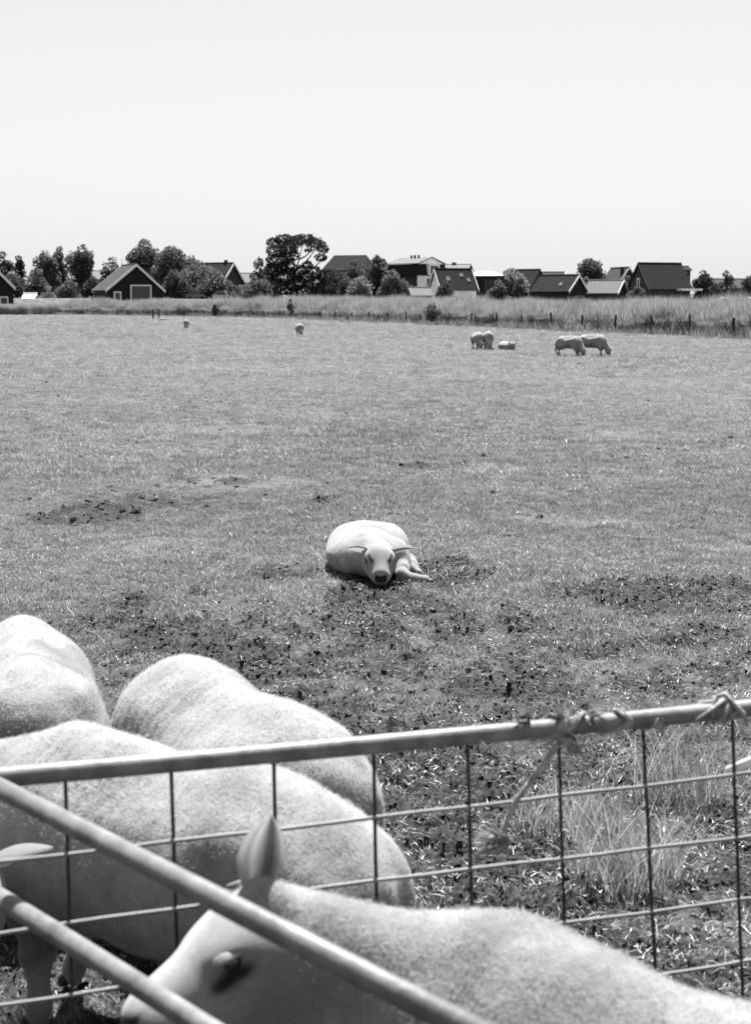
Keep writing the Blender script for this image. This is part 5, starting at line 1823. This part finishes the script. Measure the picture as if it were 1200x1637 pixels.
def build_twine():
    A = at_height(0, 1243, .915); Bp = at_height(1200, 1133, .915)
    d = (Bp - A).normalized()
    nrm = Vector((d.y, -d.x, 0)).normalized()
    up = Vector((0, 0, 1))

    def rail(px):
        c = Vector((0, 0, CAM_H)); r = ray(px, 1190)
        t = (A - c).dot(nrm) / r.dot(nrm)
        p = c + r * t
        u = (p - A).dot(d)
        py = 1243 + (1132 - 1243) * px / 1200 if px < 1200 else 1132
        r = ray(px, py)
        t = (A - c).dot(nrm) / r.dot(nrm)
        return c + r * t
    rr = random.Random(3)

    def coil(p0, p1, turns, rad, thick, seed):
        rr = random.Random(seed)
        n = int(turns * 14)
        pts = []
        for k in range(n + 1):
            t = k / n
            a = turns * 2 * PI * t
            c = p0.lerp(p1, t + .06 * math.sin(a * .7 + seed))
            q = rad * (1 + .18 * rr.random())
            pts.append(c + nrm * (q * math.cos(a)) + up * (q * math.sin(a)))
        return MB().tube(pts, thick, 6)

    def fray(p, dirv, n, ln, spread, seed, th=.0014):
        rr = random.Random(seed)
        m_ = MB()
        for k in range(n):
            d0 = (dirv + Vector((rr.uniform(-1, 1), rr.uniform(-1, 1), rr.uniform(-1, 1))) * spread).normalized()
            l = ln * rr.uniform(.4, 1.1)
            b = Vector((rr.uniform(-1, 1), rr.uniform(-1, 1), rr.uniform(-1, 1))) * l * .35
            m_.tube([p, p + d0 * l * .5 + b * .6, p + d0 * l + b], [th, th * .8, th * .4], 3, cap=False)
        return m_
    base = rail(890)
    root = empty('baler_twine', base)
    tag(root, 'frayed twine knotted on the top rail with a loose end hanging down', 'twine')
    o = base
    def part(m_, nm):
        m_.v = [tuple(Vector(v) - o) for v in m_.v]
        return m_.build(nm, M_TWINE, root, True)

    def wrap(keys, rad, seed, nf=11, loose=.0045, th=.0019):
        """keys: (px along the rail, turns); a bundle of loose fibres wound unevenly round the rail"""
        rr = random.Random(seed)
        m_ = MB()
        for f_ in range(nf):
            ph = rr.uniform(-.22, .22); dr = rr.uniform(0, loose); sh = rr.uniform(-5, 5)
            pts = []
            for (xa, ta), (xb, tb) in zip(keys[:-1], keys[1:]):
                nn = max(3, int(abs(tb - ta) * 16) + 2)
                for k in range(nn):
                    t = k / nn
                    a = 2 * PI * (ta + (tb - ta) * t) + ph + rr.uniform(-.06, .06)
                    q = rad + dr + rr.uniform(0, .0012)
                    pts.append(rail(xa + (xb - xa) * t + sh) + nrm * (q * math.cos(a)) + up * (q * math.sin(a)))
            m_.tube(pts, th * rr.uniform(.7, 1.5), 4, cap=False)
        return m_
    m_ = wrap([(832, .25), (850, .62), (905, 1.05), (868, 1.6), (893, 2.05), (915, 2.5), (900, 3.0), (936, 3.3)], .0185, 1, 14, .006)
    part(m_, 'wrapping')
    m_ = wrap([(925, .2), (962, .72), (1000, 1.0), (985, 1.25), (1030, 1.72), (1052, 2.05)], .0182, 2, 8, .003)
    part(m_, 'wrapping')
    k0 = rail(893) + nrm * .024 - up * .022
    kn = MB()
    for q in range(16):
        a = rr.random() * 6; b_ = rr.uniform(-1, 1)
        kn.tube([k0 + Vector((math.cos(a), math.sin(a) * .5, .6 * b_)) * .013, k0 + nrm * .010 + Vector((rr.uniform(-1, 1), 0, rr.uniform(-1, 1))) * .007, k0 - Vector((math.cos(a), math.sin(a) * .5, .7)) * .014], [.0022, .0032, .002], 5)
    part(kn, 'knot')
    c = Vector((0, 0, CAM_H))
    def on(px, py, off):
        r = ray(px, py)
        t = ((A + nrm * off) - c).dot(nrm) / r.dot(nrm)
        return c + r * t
    hang = [on(x, y, f) for (x, y, f) in [(890, 1190, .026), (868, 1224, .022), (846, 1252, .018), (826, 1278, .014), (815, 1300, .012), (806, 1322, .02), (806, 1338, .02), (815, 1346, .02)]]
    st = MB()
    for ph in (0, 2.1, 4.2):
        pts = []
        for i in range(len(hang) - 1):
            for q in range(4):
                p = hang[i].lerp(hang[i + 1], q / 4)
                a = (i * 4 + q) * .9 + ph
                pts.append(p + nrm * .0028 * math.cos(a) + d * .0028 * math.sin(a))
        st.tube(pts, .0042, 6)
    part(st, 'hanging_strand')
    part(fray(on(818, 1346, .02), (on(775, 1342, .02) - on(818, 1346, .02)).normalized(), 150, .060, .32, 5, .002), 'frayed_end')
    part(fray(rail(846) + up * .016, Vector((-.7, 0, .35)), 60, .034, .6, 6), 'frayed_fibre')
    part(fray(rail(940) + up * .016, Vector((.6, 0, .3)), 40, .030, .6, 16), 'frayed_fibre')
    part(fray(rail(895) + up * .017, Vector((.3, 0, .5)), 70, .030, .9, 7), 'frayed_fibre')
    part(fray(k0 + nrm * .006, (d * .8 - up * .7), 90, .040, .28, 8, .0013), 'frayed_fibre')
    part(fray(rail(760) - up * .005 + nrm * .018, Vector((.3, 0, -.3)), 8, .03, .5, 12), 'frayed_fibre')
    # second tie near the right edge
    base = rail(1148)
    root = empty('baler_twine', base)
    tag(root, 'small twisted tie of twine on the rail near the right edge', 'twine')
    o = base
    m_ = wrap([(1118, .45), (1150, .2), (1142, .8), (1160, 1.25), (1148, 1.7), (1168, 2.05)], .0185, 4, 10, .004)
    part(m_, 'wrapping')
    kk = MB()
    k1 = rail(1150)
    kk.tube([k1 - d * .03 + nrm * .022, k1 - d * .01 + up * .03, k1 + up * .034 + d * .008, k1 + d * .035 + nrm * .026, k1 + d * .05 + nrm * .02 - up * .03], [.003, .005, .0055, .0045, .002], 6)
    kk.tube([k1 - d * .075 + nrm * .02 - up * .012, k1 - d * .03 + nrm * .022 + up * .012, k1 + nrm * .012 + up * .026], [.0015, .004, .005], 6)
    part(kk, 'knot')


build_twine()

# ------------------------------------------------------------------ tall dry grass by the hurdle
def build_clumps():
    for (px, py, hgt, rad, n, seed, lab) in [
        (1000, 1405, .36, .17, 420, 1, 'tall dry grass clump growing behind the mesh hurdle at right'),
        (1085, 1275, .36, .16, 300, 2, 'ragged grass clump farther behind, close to the right edge'),
        (900, 1320, .20, .15, 200, 3, 'low thin grass clump behind the hanging twine')]:
        g = ground_at(px, py)
        root = empty('grass_clump', (g.x, g.y, relief(np.array([g.x]), np.array([g.y]))[0] - .01))
        tag(root, lab, 'grass clump', 'tall grass clumps behind the hurdle')
        b = blades_mesh('blades', n, rad, hgt * .4, hgt * 1.15, .0032, .55, 500 + seed, M_DRYG, seg=4)
        b.name = 'blades'
        COL.objects.link(b); b.parent = root
        b2 = blades_mesh('dead_stems', 40, rad, hgt * .5, hgt * 1.0, .003, .8, 520 + seed, M_DRY, seg=4)
        COL.objects.link(b2); b2.parent = root


M_DRYG = leaf_mat('clump_blade', 0.36, .42, .5, inst=False)
build_clumps()
